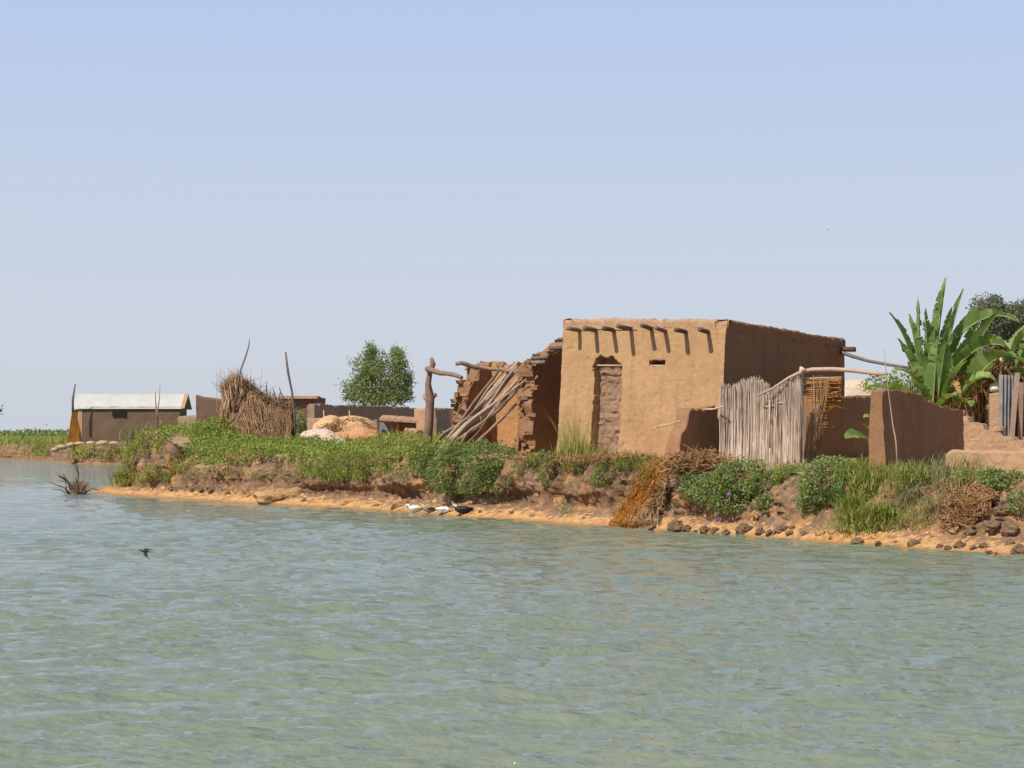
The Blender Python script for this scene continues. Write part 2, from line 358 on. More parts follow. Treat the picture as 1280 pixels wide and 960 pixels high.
# the cave-like hollow under the root mat at the tip
cv = np.argmin(np.abs(np.where(isnear, pxs, 1e9)-222))
idx = np.arange(NR*NS).reshape(NR, NS)
Q = np.stack([idx[:-1, :-1], idx[:-1, 1:], idx[1:, 1:], idx[1:, :-1]], -1).reshape(-1, 4)
# inland sheet: constrained triangulation between the strip's last row and a frame beyond the horizon
last = G[-1]
outer = [(-3500, 7500), (4500, 7500), (4500, -60), (last[0, 0]+10, -60)]
outer = [(-4500, 900), (-4500, 7500), (6000, 7500), (6000, 0)]
step = 4
li = list(range(0, NS))
loop = [tuple(last[i, :2]) for i in li]
ring = loop+outer
rr = np.random.default_rng(3)
inner = []
for _ in range(5000):
    u = rr.random()
    d = 28+u**1.4*190; x = rr.uniform(-.32, .32)*d; inner.append((x, d))
for _ in range(500):
    d = 200*30**rr.random(); inner.append((rr.uniform(-.5, .5)*d, d))
allp = [Vector(p) for p in ring]+[Vector(p) for p in inner]
res = delaunay_2d_cdt(allp, [], [list(range(len(ring)))], 1, 1e-5)
v2 = np.array([tuple(v) for v in res[0]]); tris = [f for f in res[2] if len(f) == 3]
orig = res[3]
vz = gf(v2[:, 0], v2[:, 1]); V3 = np.c_[v2, vz]
V3[:, 2] = np.where(np.hypot(v2[:, 0], v2[:, 1]) > 260, 1.15, V3[:, 2])
remap = np.full(len(v2), -1)
for i, o in enumerate(orig):
    for k_ in o:
        if k_ < len(loop): remap[i] = idx[-1, li[k_]]
nb = NR*NS
fin = np.where(remap >= 0, remap, nb+np.arange(len(v2)))
T = fin[np.array(tris)]
GV = np.concatenate([P, V3]); 
gme = mesh_from('ground', GV, Q, T)
# ground material: orange sand by the water, brown earth on the eroded face, dusty soil on top
m, nt, b = mat('bank_earth', .95); M['earth'] = m
g = N(nt, 'ShaderNodeNewGeometry'); sx = N(nt, 'ShaderNodeSeparateXYZ'); nt.links.new(g.outputs['Position'], sx.inputs[0]); z = sx.outputs[2]
n1 = noise(nt, 1.3, 5, .6); n2 = noise(nt, 6, 6, .65); n3 = noise(nt, 30, 5, .7)
earth = ramp(nt, n1, [(.3, (.17, .105, .068)), (.5, (.24, .15, .095)), (.7, (.35, .23, .15))])
earth = mixc(nt, ramp(nt, n2, [(.42, (0, 0, 0)), (.62, (1, 1, 1))]), earth, (.15, .092, .06))
oc = noise(nt, 2.1, 4, .6)
earth = mixc(nt, mathn(nt, 'MULTIPLY', ramp(nt, oc, [(.50, (0, 0, 0)), (.66, (1, 1, 1))]), .75), earth, (.46, .24, .10))
sand = ramp(nt, n2, [(.3, (.36, .165, .06)), (.48, (.55, .30, .125)), (.75, (.66, .41, .21))])
hz = mathn(nt, 'ADD', z, mathn(nt, 'MULTIPLY', mathn(nt, 'SUBTRACT', n2, .5), -1.0))
hz = mathn(nt, 'ADD', hz, mathn(nt, 'MULTIPLY', mathn(nt, 'SUBTRACT', n1, .5), .5))
dist = N(nt, 'ShaderNodeVectorMath', operation='LENGTH'); nt.links.new(g.outputs['Position'], dist.inputs[0])
mudshore = ramp(nt, mathn(nt, 'MULTIPLY', dist.outputs['Value'], .001), [(.095, (0, 0, 0)), (.11, (1, 1, 1))])   # the far shore is dark mud, without sand
c = mixc(nt, mathn(nt, 'MAXIMUM', ramp(nt, hz, [(.13, (0, 0, 0)), (.23, (1, 1, 1))]), mudshore), sand, earth)
wet = ramp(nt, mathn(nt, 'ADD', z, mathn(nt, 'MULTIPLY', mathn(nt, 'SUBTRACT', n2, .5), .08)), [(.015, (1, 1, 1)), (.075, (0, 0, 0))])
c = mixc(nt, mathn(nt, 'MULTIPLY', wet, .8), c, (.30, .165, .06))
top = ramp(nt, n2, [(.3, (.30, .19, .11)), (.6, (.42, .29, .17)), (.8, (.5, .36, .2))])
sn = N(nt, 'ShaderNodeSeparateXYZ'); nt.links.new(g.outputs['True Normal'], sn.inputs[0])
up = mathn(nt, 'MULTIPLY', ramp(nt, sn.outputs[2], [(.75, (0, 0, 0)), (.92, (1, 1, 1))]), ramp(nt, z, [(.7, (0, 0, 0)), (.95, (1, 1, 1))]))
c = mixc(nt, up, c, top)
# far land carries dry grass
dist = N(nt, 'ShaderNodeVectorMath', operation='LENGTH'); nt.links.new(g.outputs['Position'], dist.inputs[0])
c = mixc(nt, mathn(nt, 'MULTIPLY', ramp(nt, mathn(nt, 'MULTIPLY', dist.outputs['Value'], .001), [(.1, (0, 0, 0)), (.13, (1, 1, 1))]), up), c, (.16, .18, .06))
c = mixc(nt, .8, c, ramp(nt, n3, [(.3, (.68, .68, .68)), (.5, (1, 1, 1)), (.75, (1.2, 1.18, 1.15))]), 'MULTIPLY')
nt.links.new(c, b.inputs['Base Color'])
nt.links.new(ramp(nt, wet, [(0, (.95, .95, .95)), (1, (.4, .4, .4))]), b.inputs['Roughness'])
bump(nt, b, n3, .6, .03); bump(nt, b, noise(nt, 12, 6, .7), .5, .05)
ground = link('ground', gme, m); props(ground, kind='structure')
bvh = BVHTree.FromPolygons([tuple(v) for v in GV], [tuple(q) for q in Q]+[tuple(t) for t in T])
def drop(x, y, default=None):
    h = bvh.ray_cast(Vector((x, y, 8)), Vector((0, 0, -1)))
    return h[0].z if h[0] else (gz(x, y) if default is None else default)
def hit(px, py):
    h = bvh.ray_cast(Vector((0, 0, CAMH)), at(px, py, 1)-Vector((0, 0, CAMH)))
    return h[0], h[1]

# ------------------------------------------------------------------ water
def build_water():
    ys = np.r_[np.arange(573, 700, .5), np.arange(700, 820, .8), np.arange(820, 1010, 1.35), [1060, 1150, 1300, 1500]]
    D = (CAMH*FPX/(ys-HOR))[:, None]; SP = np.abs(np.gradient(D[:, 0]))[:, None]; xs = np.r_[np.arange(-500, -20, 30), np.arange(-20, 1301, 2.6), np.arange(1310, 2300, 30)][None]
    X = (xs-640)/FPX*D; Y = D+0*X
    Z = 0*X
    r = np.random.default_rng(5)
    for i in range(230):
        lam = .10*(15**r.random()**1.1); th = math.radians(-84+r.normal()*17)   # wind blows towards the boat and a little left to right
        kx, ky = math.cos(th)*2*math.pi/lam, math.sin(th)*2*math.pi/lam
        a = .0052*lam**.55*r.uniform(.5, 1.2)*(.5 if lam > .8 else 1)
        fade = np.clip(lam/(SP*3.0), 0, 1)**2     # drop what the rows cannot carry
        ph = kx*X+ky*Y+r.random()*6.28+.8*np.sin(X*.31+r.random()*6)+.8*np.sin(Y*.23+r.random()*6)
        grp = .65+.35*np.sin(X*r.uniform(.2, .9)+Y*r.uniform(.2, .6)+r.random()*6)
        Z += a*fade*grp*(np.sin(ph)+.18*np.sin(2*ph+1.2))
    V = np.stack([X, Y, Z], -1).reshape(-1, 3); n, mm = X.shape; I = np.arange(n*mm).reshape(n, mm)
    Qw = np.stack([I[:-1, :-1], I[1:, :-1], I[1:, 1:], I[:-1, 1:]], -1).reshape(-1, 4)
    o = len(V); V = np.concatenate([V, [(-5000, -800, -.12), (5000, -800, -.12), (5000, 3000, -.12), (-5000, 3000, -.12)]]); Qw = np.concatenate([Qw, [[o, o+1, o+2, o+3]]])
    m, nt, b = mat('river_water', .05)
    b.inputs['IOR'].default_value = 1.33; b.inputs['Specular IOR Level'].default_value = .5
    n1 = noise(nt, .12, 3, .5)
    nt.links.new(ramp(nt, n1, [(.3, (.188, .222, .160)), (.7, (.210, .242, .180))]), b.inputs['Base Color'])
    g = N(nt, 'ShaderNodeNewGeometry')
    bump(nt, b, noise(nt, 10, 5, .62, scl=(.7, 1.1, 1)), .8, .03)
    bump(nt, b, noise(nt, 4, 3, .6, scl=(.55, 1.1, 1)), .9, .075)
    bump(nt, b, noise(nt, 1.3, 3, .6, scl=(.5, 1.2, 1)), .5, .16)
    me = mesh_from('water', V, Qw); link('water', me, m); props(bpy.data.objects['water'], kind='structure')
build_water()

# ------------------------------------------------------------------ mud walls
def _grid(n, m, flip=False):
    I = np.arange(n*m).reshape(n, m); q = np.stack([I[:-1, :-1], I[1:, :-1], I[1:, 1:], I[:-1, 1:]], -1).reshape(-1, 4)
    return q[:, ::-1] if flip else q
def mudify(V, amp, seed=0, scale=2.2, fine=.35):
    V = np.asarray(V, float)
    for ax in range(3):
        V[:, ax] += amp*fbm(V+ax*13.7, scale, 3, seed+ax*7)+amp*fine*ridged(V+ax*5.1, 9, 2, seed+ax*11)
    return V
def slab(name, a, b, back, zb, top, mat_, parent=None, res=.07, amp=.03, ragA=0.0, ragB=0.0, batter=0.0, rag=.04, seed=0, fine=.4, crumb=0):
    """mud wall from plan point a to b; back = thickness vector; top(u) = height of its crest"""
    a = np.array(a[:2], float); b = np.array(b[:2], float); L = np.hypot(*(b-a)); e = (b-a)/L; bk = np.array(back[:2], float); th = np.hypot(*bk)
    if not callable(top): z0 = top; top = lambda u: z0+0*u
    nu = max(4, int(L/res)); hmax = float(np.max(top(np.linspace(0, L, 20)))-zb); nz = max(4, int(hmax/res)); nt_ = max(3, int(th/res))
    u = np.linspace(0, L, nu)
    tp = top(u)+rag*(_n1(u, 3.1, seed)+.7*_n1(u, 9, seed+1))
    sec = [(0, w) for w in np.linspace(0, 1, nz)]+[(t, 1) for t in np.linspace(0, 1, nt_)[1:]]+[(1, w) for w in np.linspace(1, 0, nz)[1:]]
    sec = np.array(sec)
    def pos(ui, t, w, tpi):
        # ragged ends move the column along the wall, more towards the top
        z = zb+(tpi-zb)*w
        cz = np.floor(z/.115+.25*_n1(t+0*z, 2.1, seed)); cr = _n1(cz*1.37+np.floor(t*1.6)*5.1, 7.3, seed+5)
        s0 = ragA*(.45*w+.25*_n1(z, 3.1, seed+5)+.42*(cr > .05)*(.4+.6*abs(cr)))*np.clip(1-ui/.45, 0, 1)
        s1 = ragB*(.45*w+.25*_n1(z, 3.1, seed+6)+.42*(cr > .05))*np.clip(1-(L-ui)/.45, 0, 1)
        uu = ui+s0-s1; f = (.5-t)*2*batter*(1-w)
        x = a[0]+e[0]*uu+bk[0]*t-bk[0]/th*f; y = a[1]+e[1]*uu+bk[1]*t-bk[1]/th*f
        return np.stack([x, y, z], -1)
    U, SI = np.meshgrid(u, np.arange(len(sec)), indexing='ij'); TP = np.broadcast_to(tp[:, None], U.shape)
    V1 = pos(U, sec[SI, 0], sec[SI, 1], TP)
    mb = MB(); mb.add(mudify(V1.reshape(-1, 3), amp, seed, fine=fine), _grid(*U.shape), tint=.5)
    for k_, (uu, tt_) in enumerate(((0.0, tp[0]), (L, tp[-1]))):
        W, T_ = np.meshgrid(np.linspace(0, 1, nz), np.linspace(0, 1, nt_), indexing='ij')
        Vc = pos(np.full(W.shape, uu), T_, W, np.full(W.shape, tt_)); mb.add(mudify(Vc.reshape(-1, 3), amp, seed, fine=fine), _grid(*W.shape, flip=bool(k_)), tint=.5)
    if crumb:   # broken bricks left standing along the crest and the ragged end
        rs = np.random.default_rng(seed+500); cube = np.array([(x, y, z) for x in (-1, 1) for y in (-1, 1) for z in (-1, 1)], float); cq = [(0, 1, 3, 2), (4, 6, 7, 5), (0, 4, 5, 1), (2, 3, 7, 6), (0, 2, 6, 4), (1, 5, 7, 3)]
        def brick(ui, t, z):
            sz = np.array([rs.uniform(.06, .12), rs.uniform(.05, .10), rs.uniform(.035, .06)]); an = rs.normal()*.3; c_, s_ = math.cos(an), math.sin(an); q = cube*sz*(1+rs.normal(size=(8, 3))*.22); q = np.stack([q[:, 0]*c_-q[:, 1]*s_, q[:, 0]*s_+q[:, 1]*c_, q[:, 2]], 1)
            x = a[0]+e[0]*(ui+q[:, 0])+bk[0]*t+bk[0]/th*q[:, 1]; y = a[1]+e[1]*(ui+q[:, 0])+bk[1]*t+bk[1]/th*q[:, 1]; mb.add(np.stack([x, y, z+q[:, 2]], 1), cq, tint=.5)
        for _ in range(int(L*9*crumb)): ui = rs.uniform(0, min(L, 3.5)); brick(ui, rs.uniform(.05, .95), float(np.interp(ui, u, tp))+rs.uniform(-.04, .03))
        if ragA:
            for z in np.arange(zb+.4, tp[0], .12):
                for t in (.12, .5, .88):
                    if rs.random() < .55: continue
                    w = (z-zb)/(tp[0]-zb); brick(ragA*.45*w+.10+rs.uniform(-.05, .07), t+rs.uniform(-.1, .1), z+rs.uniform(-.02, .02))
    return mb.build(name, mat_, parent, smooth=not crumb)
def _n1(u, s, seed=0):
    u = np.asarray(u, float); P_ = np.stack([u.ravel(), 0*u.ravel()+seed*1.37, 0*u.ravel()], 1); return vnoise(P_, s, seed).reshape(u.shape)
def interp(xs, ys): return lambda u: np.interp(u, xs, ys)
nF = -S  # outward normal of the house front

# ---- the mud house
TL = np.array([1.19, 47.48]); TR = np.array([4.67, 45.30]); W_ = np.hypot(*(TR-TL)); e_ = (TR-TL)/W_; Sv = np.array([S.x, S.y]); Fv = np.array([F.x, F.y]); D_ = 6.49
house = thing('mud_house', (3.0, 46.4, 1.33), 'large flat roofed tan mud brick house with row of roof beams and a blocked doorway', 'house')
ZB = .9; zTL, zTR, zBR, zBL = 4.41, 4.27, 4.10, 4.25
def front(u, w):
    """point of the battered front face, w 0..1 from base to parapet"""
    zt = zTL+(zTR-zTL)*u/W_; z = ZB+(zt-ZB)*w; k_ = .40*(1-w)
    p = TL+np.multiply.outer(u, e_) if np.ndim(u) else TL+e_*u
    return np.stack([p[..., 0]-Sv[0]*k_, p[..., 1]-Sv[1]*k_, z], -1)
nu, nz = 170, 150
U, Wg = np.meshgrid(np.linspace(0, W_, nu), np.linspace(0, 1, nz), indexing='ij'); Vf = front(U, Wg).reshape(-1, 3); uu = U.ravel(); zz = Vf[:, 2]
uL = .89+.03*_n1(zz, 2.5, 1)+.012*_n1(zz, 11, 2)-.05*(zz > 3.35); uR = 1.58+.025*_n1(zz, 3, 3)+.012*_n1(zz, 10, 4)
zt = np.interp(uu, [.8, .86, .92, 1.0, 1.15, 1.22, 1.3, 1.36, 1.45, 1.62, 1.7], [3.40, 3.52, 3.62, 3.68, 3.62, 3.63, 3.66, 3.60, 3.52, 3.44, 3.40])+.015*_n1(uu, 14, 5)
door = (uu > uL) & (uu < uR) & (zz < zt)
vent = (uu > 2.24) & (uu < 2.63) & (np.abs(zz-(3.47+.0*uu)) < .055+.012*_n1(uu, 20, 8))
Vd = mudify(Vf.copy(), .022, 3, 1.6, .22)
Vd[:, :2] += Sv*.40*(door | vent)[:, None]
# plaster dents and a few lumps
dn_ = fbm(np.c_[uu*1.0, zz, 0*uu], 2.4, 4, 70); Vd[:, :2] += Sv*(.020*np.clip(dn_, -1, 1))[:, None]
pit = np.clip(vnoise(np.c_[uu, zz, 0*uu], 6.5, 90)-.72, 0, 1); Vd[:, :2] += Sv*(pit*.07*(~door))[:, None]
mb = MB(); mb.add(Vd, _grid(nu, nz), tint=.5)
wall_front = mb.build('front_wall', M['facade'], house)
for pl in wall_front.data.polygons:
    if abs(pl.normal.dot(S)) < .8: pl.use_smooth = False
wall_front.data.update()
BR = TR+Sv*D_; BL = TL+Sv*D_
mb = MB()
def face(p0, p1, z0, z1, k0, k1, dirn, amp=.03, res=.07):
    L = np.hypot(*(p1-p0)); n_ = int(L/res); U_, W2 = np.meshgrid(np.linspace(0, 1, n_), np.linspace(0, 1, 50), indexing='ij')
    zt_ = z0+(z1-z0)*U_; z = ZB+(zt_-ZB)*W2; p = p0+(p1-p0)*U_[..., None]; kk = (k0+(k1-k0)*U_)*(1-W2)
    V = np.stack([p[..., 0]+dirn[0]*kk, p[..., 1]+dirn[1]*kk, z], -1).reshape(-1, 3)
    mb.add(mudify(V, amp, 3, 1.6, .22), _grid(n_, 50), tint=.5)
face(TR, BR, zTR, zBR, .40, 0, -Sv); face(BR, BL, zBR, zBL, 0, 0, Sv); face(BL, TL, zBL, zTL, 0, .40, -Sv)
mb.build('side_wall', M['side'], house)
mb = MB(); c4 = [(*TL, zTL-.05), (*TR, zTR-.05), (*BR, zBR-.05), (*BL, zBL-.05)]; mb.add(c4, [(0, 1, 2, 3)], tint=.5); mb.build('roof', M['parapet'], house)
# parapet: a lumpy ring of mud
mb = MB()
ring_ = [(TL, zTL), (TR, zTR), (BR, zBR), (BL, zBL)]
for i in range(4):
    (p, z0), (q, z1) = ring_[i], ring_[(i+1) % 4]; L = np.hypot(*(q-p)); n_ = int(L/.035); ed = (q-p)/L; inn = np.array([-ed[1], ed[0]])
    o_ = .3 if i == 0 else .3; prof = [(-.02*o_, -.09), (-.04*o_, -.02), (-.035*o_, .05), (-.005, .105), (.08, .125), (.2, .11), (.27, .05), (.28, -.06)]
    U_, K = np.meshgrid(np.linspace(-.03, L+.03, n_), np.arange(8), indexing='ij'); pr = np.array(prof)
    hh = pr[K, 1]*(1+.12*_n1(U_, 1.3, i)+.22*_n1(U_, 11, i+4)); x = p[0]+ed[0]*U_+inn[0]*pr[K, 0]; y = p[1]+ed[1]*U_+inn[1]*pr[K, 0]; z = z0+(z1-z0)*U_/L+hh
    mb.add(mudify(np.stack([x, y, z], -1).reshape(-1, 3), .025, 9, 5.5, .9), _grid(n_, 8), tint=.5)
    if i == 0: mb.build('parapet', M['parapet'], house); mb = MB()
mb.build('parapet', M['side'], house)
# brick infill in the doorway, set back from the plaster
nu2, nz2 = 50, 130
U2, W2 = np.meshgrid(np.linspace(.84, 1.64, nu2), np.linspace(.0, 1, nz2), indexing='ij')
zi = ZB+(3.42-ZB)*W2; k_ = .40*(1-(zi-ZB)/(4.35-ZB)); x = TL[0]+e_[0]*U2-Sv[0]*(k_-.22); y = TL[1]+e_[1]*U2-Sv[1]*(k_-.22)
Vi = np.stack([x, y, zi+.03*_n1(U2, 6, 3)*W2], -1).reshape(-1, 3)
q_ = np.c_[U2.ravel()*1.0, Vi[:, 2], 0*U2.ravel()]
row_ = Vi[:, 2]/.12; br = np.abs(((U2.ravel()/.3+.5*(np.floor(row_) % 2)) % 1)-.5) > .46; hr = np.abs((row_ % 1)-.5) > .42
Vi[:, :2] += Sv*(.045*ridged(q_, 7, 3, 5)+.03*fbm(q_, 3, 3, 8)+.004*(br | hr))[:, None]
mb = MB(); mb.add(Vi, _grid(nu2, nz2), tint=.5)
xs = np.array([.84, 1.64]); 
topv = [tuple(Vi.reshape(nu2, nz2, 3)[i, -1]) for i in range(nu2)]; tv = topv+[(p[0]+Sv[0]*.2, p[1]+Sv[1]*.2, p[2]) for p in topv]
mb.add(tv, [(i, i+1, nu2+i+1, nu2+i) for i in range(nu2-1)], tint=.5)
mb.build('doorway_infill', M['roughmud'], house)
# lintel stick and vent lining
mb = MB(); mb.tube([front(np.float64(.92), .735)+np.array([*Sv*.02, 0]), front(np.float64(1.6), .735)+np.array([*Sv*.02, 0])], .018, 6); mb.build('lintel', M['palepole'], house)
mb = MB(); a_ = front(np.float64(2.22), .737); b_ = front(np.float64(2.65), .739); mb.tube([a_+np.array([*Sv*.06, -.005]), b_+np.array([*Sv*.06, -.005])], .02, 5); mb.build('vent_sill', M['palepole'], house)
mb = MB(); pv = [front(np.float64(u), .972)+np.array([*(-Sv*.03), .01*math.sin(u*7)]) for u in np.linspace(.05, 1.9, 20)]; mb.tube(pv, .010, 5); mb.build('eave_stick', M['palepole'], house)
for pxb, dy, L in zip([723.6, 745.4, 768, 790, 815, 832.5, 857.8, 885], [0, 0, 0, -2, -2, 1, 2, 2], [.36, .43, .42, .50, .40, .42, .40, .38]):
    u = (pxb-703.5)/203*W_; base = Vector(front(np.float64(u), .955)); base.z = 4.28-.115*u/W_-dy*.018
    tip = base-Vector((Sv[0], Sv[1], 0))*(L+.07)+Vector((random.uniform(-.03, .03), 0, random.uniform(.02, .06)))
    mb = MB(); mb.tube([base+Vector((*Sv, 0))*.25, base, base.lerp(tip, .5)+Vector((0, 0, random.uniform(-.01, .01))), tip], [.052, .05, .052, random.uniform(.045, .055)], 8, rough=.2); mb.build('roof_beam', M['beam'], house)
for du, dz, L in ((6.35, -.12, .35), (6.2, -.2, 0)):
    if L: p = np.array([*(TR+Sv*du), zBR+dz]); mb = MB(); mb.tube([p-np.array([*Fv*.1, 0]), p+np.array([*Fv*L, -.02])], .07, 7, rough=.2); mb.build('roof_beam', M['beam'], house)
# long dark pole running off the back of the house to the bananas
p0 = at(1050, 440, 50.6); mb = MB(); mb.tube([p0, at(1065, 445, 50.2), at(1085, 451, 49.8), at(1112, 456, 49.2), at(1140, 460, 48.8)], [.045, .045, .04, .035, .03], 7, rough=.2)
o = mb.build('roof_pole', M['stick']); props(o, 'dark sagging pole sticking out from the rear corner of the mud house roof', 'pole')

# ---- broken garden wall in front of the house corner
c0 = np.array([4.52, 45.05])-Sv*.15; c1 = c0-Sv*1.95
o = slab('broken_wall', c1, c0, (-F.x*.3, -F.y*.3), .7, interp([0, .12, .3, .5, .62, .75, 2.1], [1.55, 1.75, 1.95, 2.08, 2.35, 2.45, 2.47]), M['side'], None, .05, .03, .12, 0, 0, .06, 21, .6)
props(o, 'low crumbling mud wall with stepped broken end against the front corner of the house', 'wall')
mb = MB(); mb.tube(wobble(at(851, 526, 43.8), at(820, 534, 44.1), 6, .02), .016, 5); mb.tube([at(820, 534, 44.1), at(815, 537, 44.15)], .012, 5)
o = mb.build('bent_stick', M['palepole']); props(o, 'thin pale bent stick poking out of the broken low wall', 'stick')
mb = MB(); mb.tube(wobble(at(880, 512, 44.0), at(903, 508, 43.4), 5, .02), .02, 5); o = mb.build('short_pole', M['palepole']); props(o, 'short pale pole lying on top of the broken low wall beside the reed fence', 'pole')

# ---- ruined room left of the house
ruin = thing('ruined_house', (0, 50, 1.4), 'roofless ruined mud room with jagged stepped walls and orange inner wall', 'ruin')
R0 = np.array([.41, 48.7])
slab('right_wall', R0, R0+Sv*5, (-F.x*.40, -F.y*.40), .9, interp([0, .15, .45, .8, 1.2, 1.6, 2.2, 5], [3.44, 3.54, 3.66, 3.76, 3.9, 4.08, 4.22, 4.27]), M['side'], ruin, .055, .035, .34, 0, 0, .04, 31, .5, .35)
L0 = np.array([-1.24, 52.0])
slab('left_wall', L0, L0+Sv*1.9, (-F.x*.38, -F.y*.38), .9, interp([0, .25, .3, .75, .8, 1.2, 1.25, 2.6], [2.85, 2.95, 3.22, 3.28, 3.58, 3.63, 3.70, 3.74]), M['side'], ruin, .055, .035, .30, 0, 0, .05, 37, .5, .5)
slab('back_wall', L0+Sv*1.3-Fv*.2, L0+Sv*1.3+Fv*3.0, (S.x*.35, S.y*.35), .9, interp([0, 1.2, 2.0, 3.2], [3.72, 3.66, 3.6, 3.6]), M['orange'], ruin, .06, .02, 0, 0, 0, .03, 41, .4, .6)
for (x, y, d, L) in ((671, 447.5, 48.9, .2), (667, 453, 48.4, .12), (690, 435, 49.6, .14), (702, 424, 50.3, .16)):
    p = at(x+3, y, d); mb = MB(); mb.tube([p+F*.25, p-F*L], .045, 6, rough=.3); mb.build('beam_stub', M['stick'], ruin)
# roof stick lying along the ruin's top
mb = MB(); mb.tube(wobble(at(570, 455, 50.9), at(612, 459, 51.2), 7, .03), [.05, .055, .06, .05, .06, .05, .05], 7, rough=.3); mb.build('roof_stick', M['wood'], ruin)
mb = MB(); mb.tube(wobble(at(600, 459, 51.1), at(640, 464, 49.5), 7, .03), .05, 7, rough=.3); mb.build('roof_stick', M['wood'], ruin)

# leaning bundle of crooked poles
lean = [((549, 557, 49.4), (631, 453, 49.3), .075), ((556, 553, 49.0), (648, 452, 48.9), .085), ((562, 552, 48.8), (646, 458, 48.6), .06), ((548, 566, 48.7), (660, 459, 48.3), .08),
        ((560, 548, 48.5), (668, 462, 48.4), .055), ((575, 552, 48.6), (664, 468, 48.2), .07), ((570, 545, 48.3), (658, 474, 48.1), .05), ((590, 556, 48.2), (672, 470, 48.1), .06), ((545, 548, 49.6), (606, 500, 49.0), .065),
        ((566, 560, 48.2), (618, 512, 48.2), .05), ((566, 528, 50.2), (605, 452, 50.2), .022), ((580, 550, 48.1), (640, 495, 48.1), .045), ((552, 561, 49.1), (640, 470, 48.8), .055), ((553, 556, 49.4), (655, 455, 48.6), .065), ((566, 556, 48.9), (668, 466, 48.4), .06), ((580, 548, 48.6), (652, 482, 48.2), .045), ((546, 562, 49.2), (628, 476, 49.0), .07), ((556, 560, 49.3), (645, 462, 48.9), .05), ((551, 553, 49.5), (638, 456, 49.2), .05), ((572, 556, 48.7), (661, 474, 48.3), .045), ((563, 563, 48.7), (650, 468, 48.5), .055)]
lab = ['thick straight grey pole leaning at the far left edge of the stick bundle', 'long pole leaning in the bundle and reaching highest against the ruin', 'slender pole in the upper middle of the bundle leaning on the ruin',
       'thickest pole with its foot lowest, leaning on the jagged end of the ruin wall', 'thin pole in the leaning bundle whose tip pokes past the jagged wall end', 'crooked brown pole in the lower half of the leaning bundle',
       'thin twisted branch under the leaning bundle', 'lowest crooked pole of the leaning bundle with its foot in the bush', 'short stout pole propped behind the foot of the leaning bundle', 'short branch hanging below the leaning bundle',
       'very thin straight stick standing left of the bundle against the ruin', 'short twisted branch beneath the middle of the leaning bundle', 'knotty pole between the two longest poles of the leaning bundle', 'pale pole lying on top of the leaning bundle near the ruin wall', 'brown pole just under the thickest one in the leaning bundle', 'short bent branch near the tip of the lowest leaning pole', 'stout pole behind the lower left part of the leaning bundle', 'thin straight pole in the middle of the leaning bundle', 'thin pole close behind the highest reaching leaning pole', 'slim crooked pole just above the lowest one of the bundle', 'thin bowed pole crossing the middle of the leaning bundle']
for i, (a_, b_, r) in enumerate(lean):
    fx, fy, fd = a_; k8 = (fy-520)/40 if fy > 540 else 0; A0 = at(fx-3*k8, fy+(9 if fy > 540 else 0), fd+1.9); B0 = at(b_[0], b_[1], b_[2]+.75)
    mb = MB(); w_ = wobble(A0, B0, 12, .05 if r > .03 else .015); mb.tube(w_, [r*(1.05-.4*j/11)*random.uniform(.88, 1.12)*.68 for j in range(12)], 8, rough=.18)
    if r > .04 and i % 2: q0 = w_[8]; mb.tube([q0, q0+Vector((random.uniform(-.1, .2), .05, .16))], [.025, .012], 5)
    o = mb.build('leaning_pole', M['wood']); props(o, lab[i], 'pole', 'crooked poles leaning on the ruin')

# forked post with its cross branch
zg = gz(-2.15, 52); mb = MB()
mb.tube([Vector((wx(532, 52), 52, zg-.2)), at(536, 530, 52), at(537.5, 505, 52), at(537, 497, 52), at(535, 480, 52), at(537, 466, 52), at(541, 455, 52), at(539, 447, 52)], [.125, .115, .11, .125, .075, .068, .075, .04], 9, rough=.12, tint=.02)
mb.tube([at(537, 501, 52), at(531.5, 496, 52), at(528.5, 493, 52)], [.09, .07, .035], 7, rough=.2); mb.tube([at(537, 500, 52), at(543, 494, 52), at(546, 493, 52)], [.085, .06, .04], 7, rough=.2)
mb.tube([at(537, 466, 52), at(534, 460, 52), at(533, 458, 52)], [.07, .05, .03], 6)
o = mb.build('forked_post', M['wood']); props(o, 'knobbly forked tree trunk post standing left of the ruin', 'post')
mb = MB(); mb.tube(wobble(at(534, 461, 51.9), at(577, 472, 50.6), 6, .02), [.07, .068, .06, .055, .055, .05], 8, rough=.2, tint=.1)
o = mb.build('cross_pole', M['wood']); props(o, 'short thick pole bridging the forked post and the ruin wall', 'pole')

# ---- reed fence, mat and frame right of the house
fence = thing('reed_fence', (5.2, 43.2, 1.2), 'tall fence of bleached grey reeds tied upright in two panels', 'fence')
def reeds(x0, x1, d0, d1, topf, n, bot=1.05, jit=.035, name='reed_panel', mt='reed', leanx=0.0, layers=3):
    mb = MB()
    for i in range(n):
        t = random.random(); d = d0+(d1-d0)*t+random.uniform(-.03, .05); xp = x0+(x1-x0)*t; zt_ = topf(xp, d)+random.gauss(0, .035)-abs(random.gauss(0, .06)); X = wx(xp, d)
        b0 = Vector((X+random.gauss(0, jit), d, bot)); t0 = Vector((X+random.gauss(0, jit)+leanx, d+random.gauss(0, .04), zt_))
        mid_ = b0.lerp(t0, .5)+Vector((random.gauss(0, .015), random.gauss(0, .02), 0)); r = random.uniform(.006, .013)
        mb.tube([b0, mid_, t0], [r, r, r*.6], 4, tint=random.random(), cap=False)
    return mb.build(name, M[mt], fence)
reeds(901, 959, 43.75, 43.35, lambda x, d: wz(np.interp(x, [901, 915, 925, 945, 952, 959], [481, 484, 478, 472, 478, 480]), d), 900)
reeds(953, 1002, 43.25, 42.75, lambda x, d: wz(np.interp(x, [953, 970, 985, 1002], [489, 485, 478, 468]), d), 820)
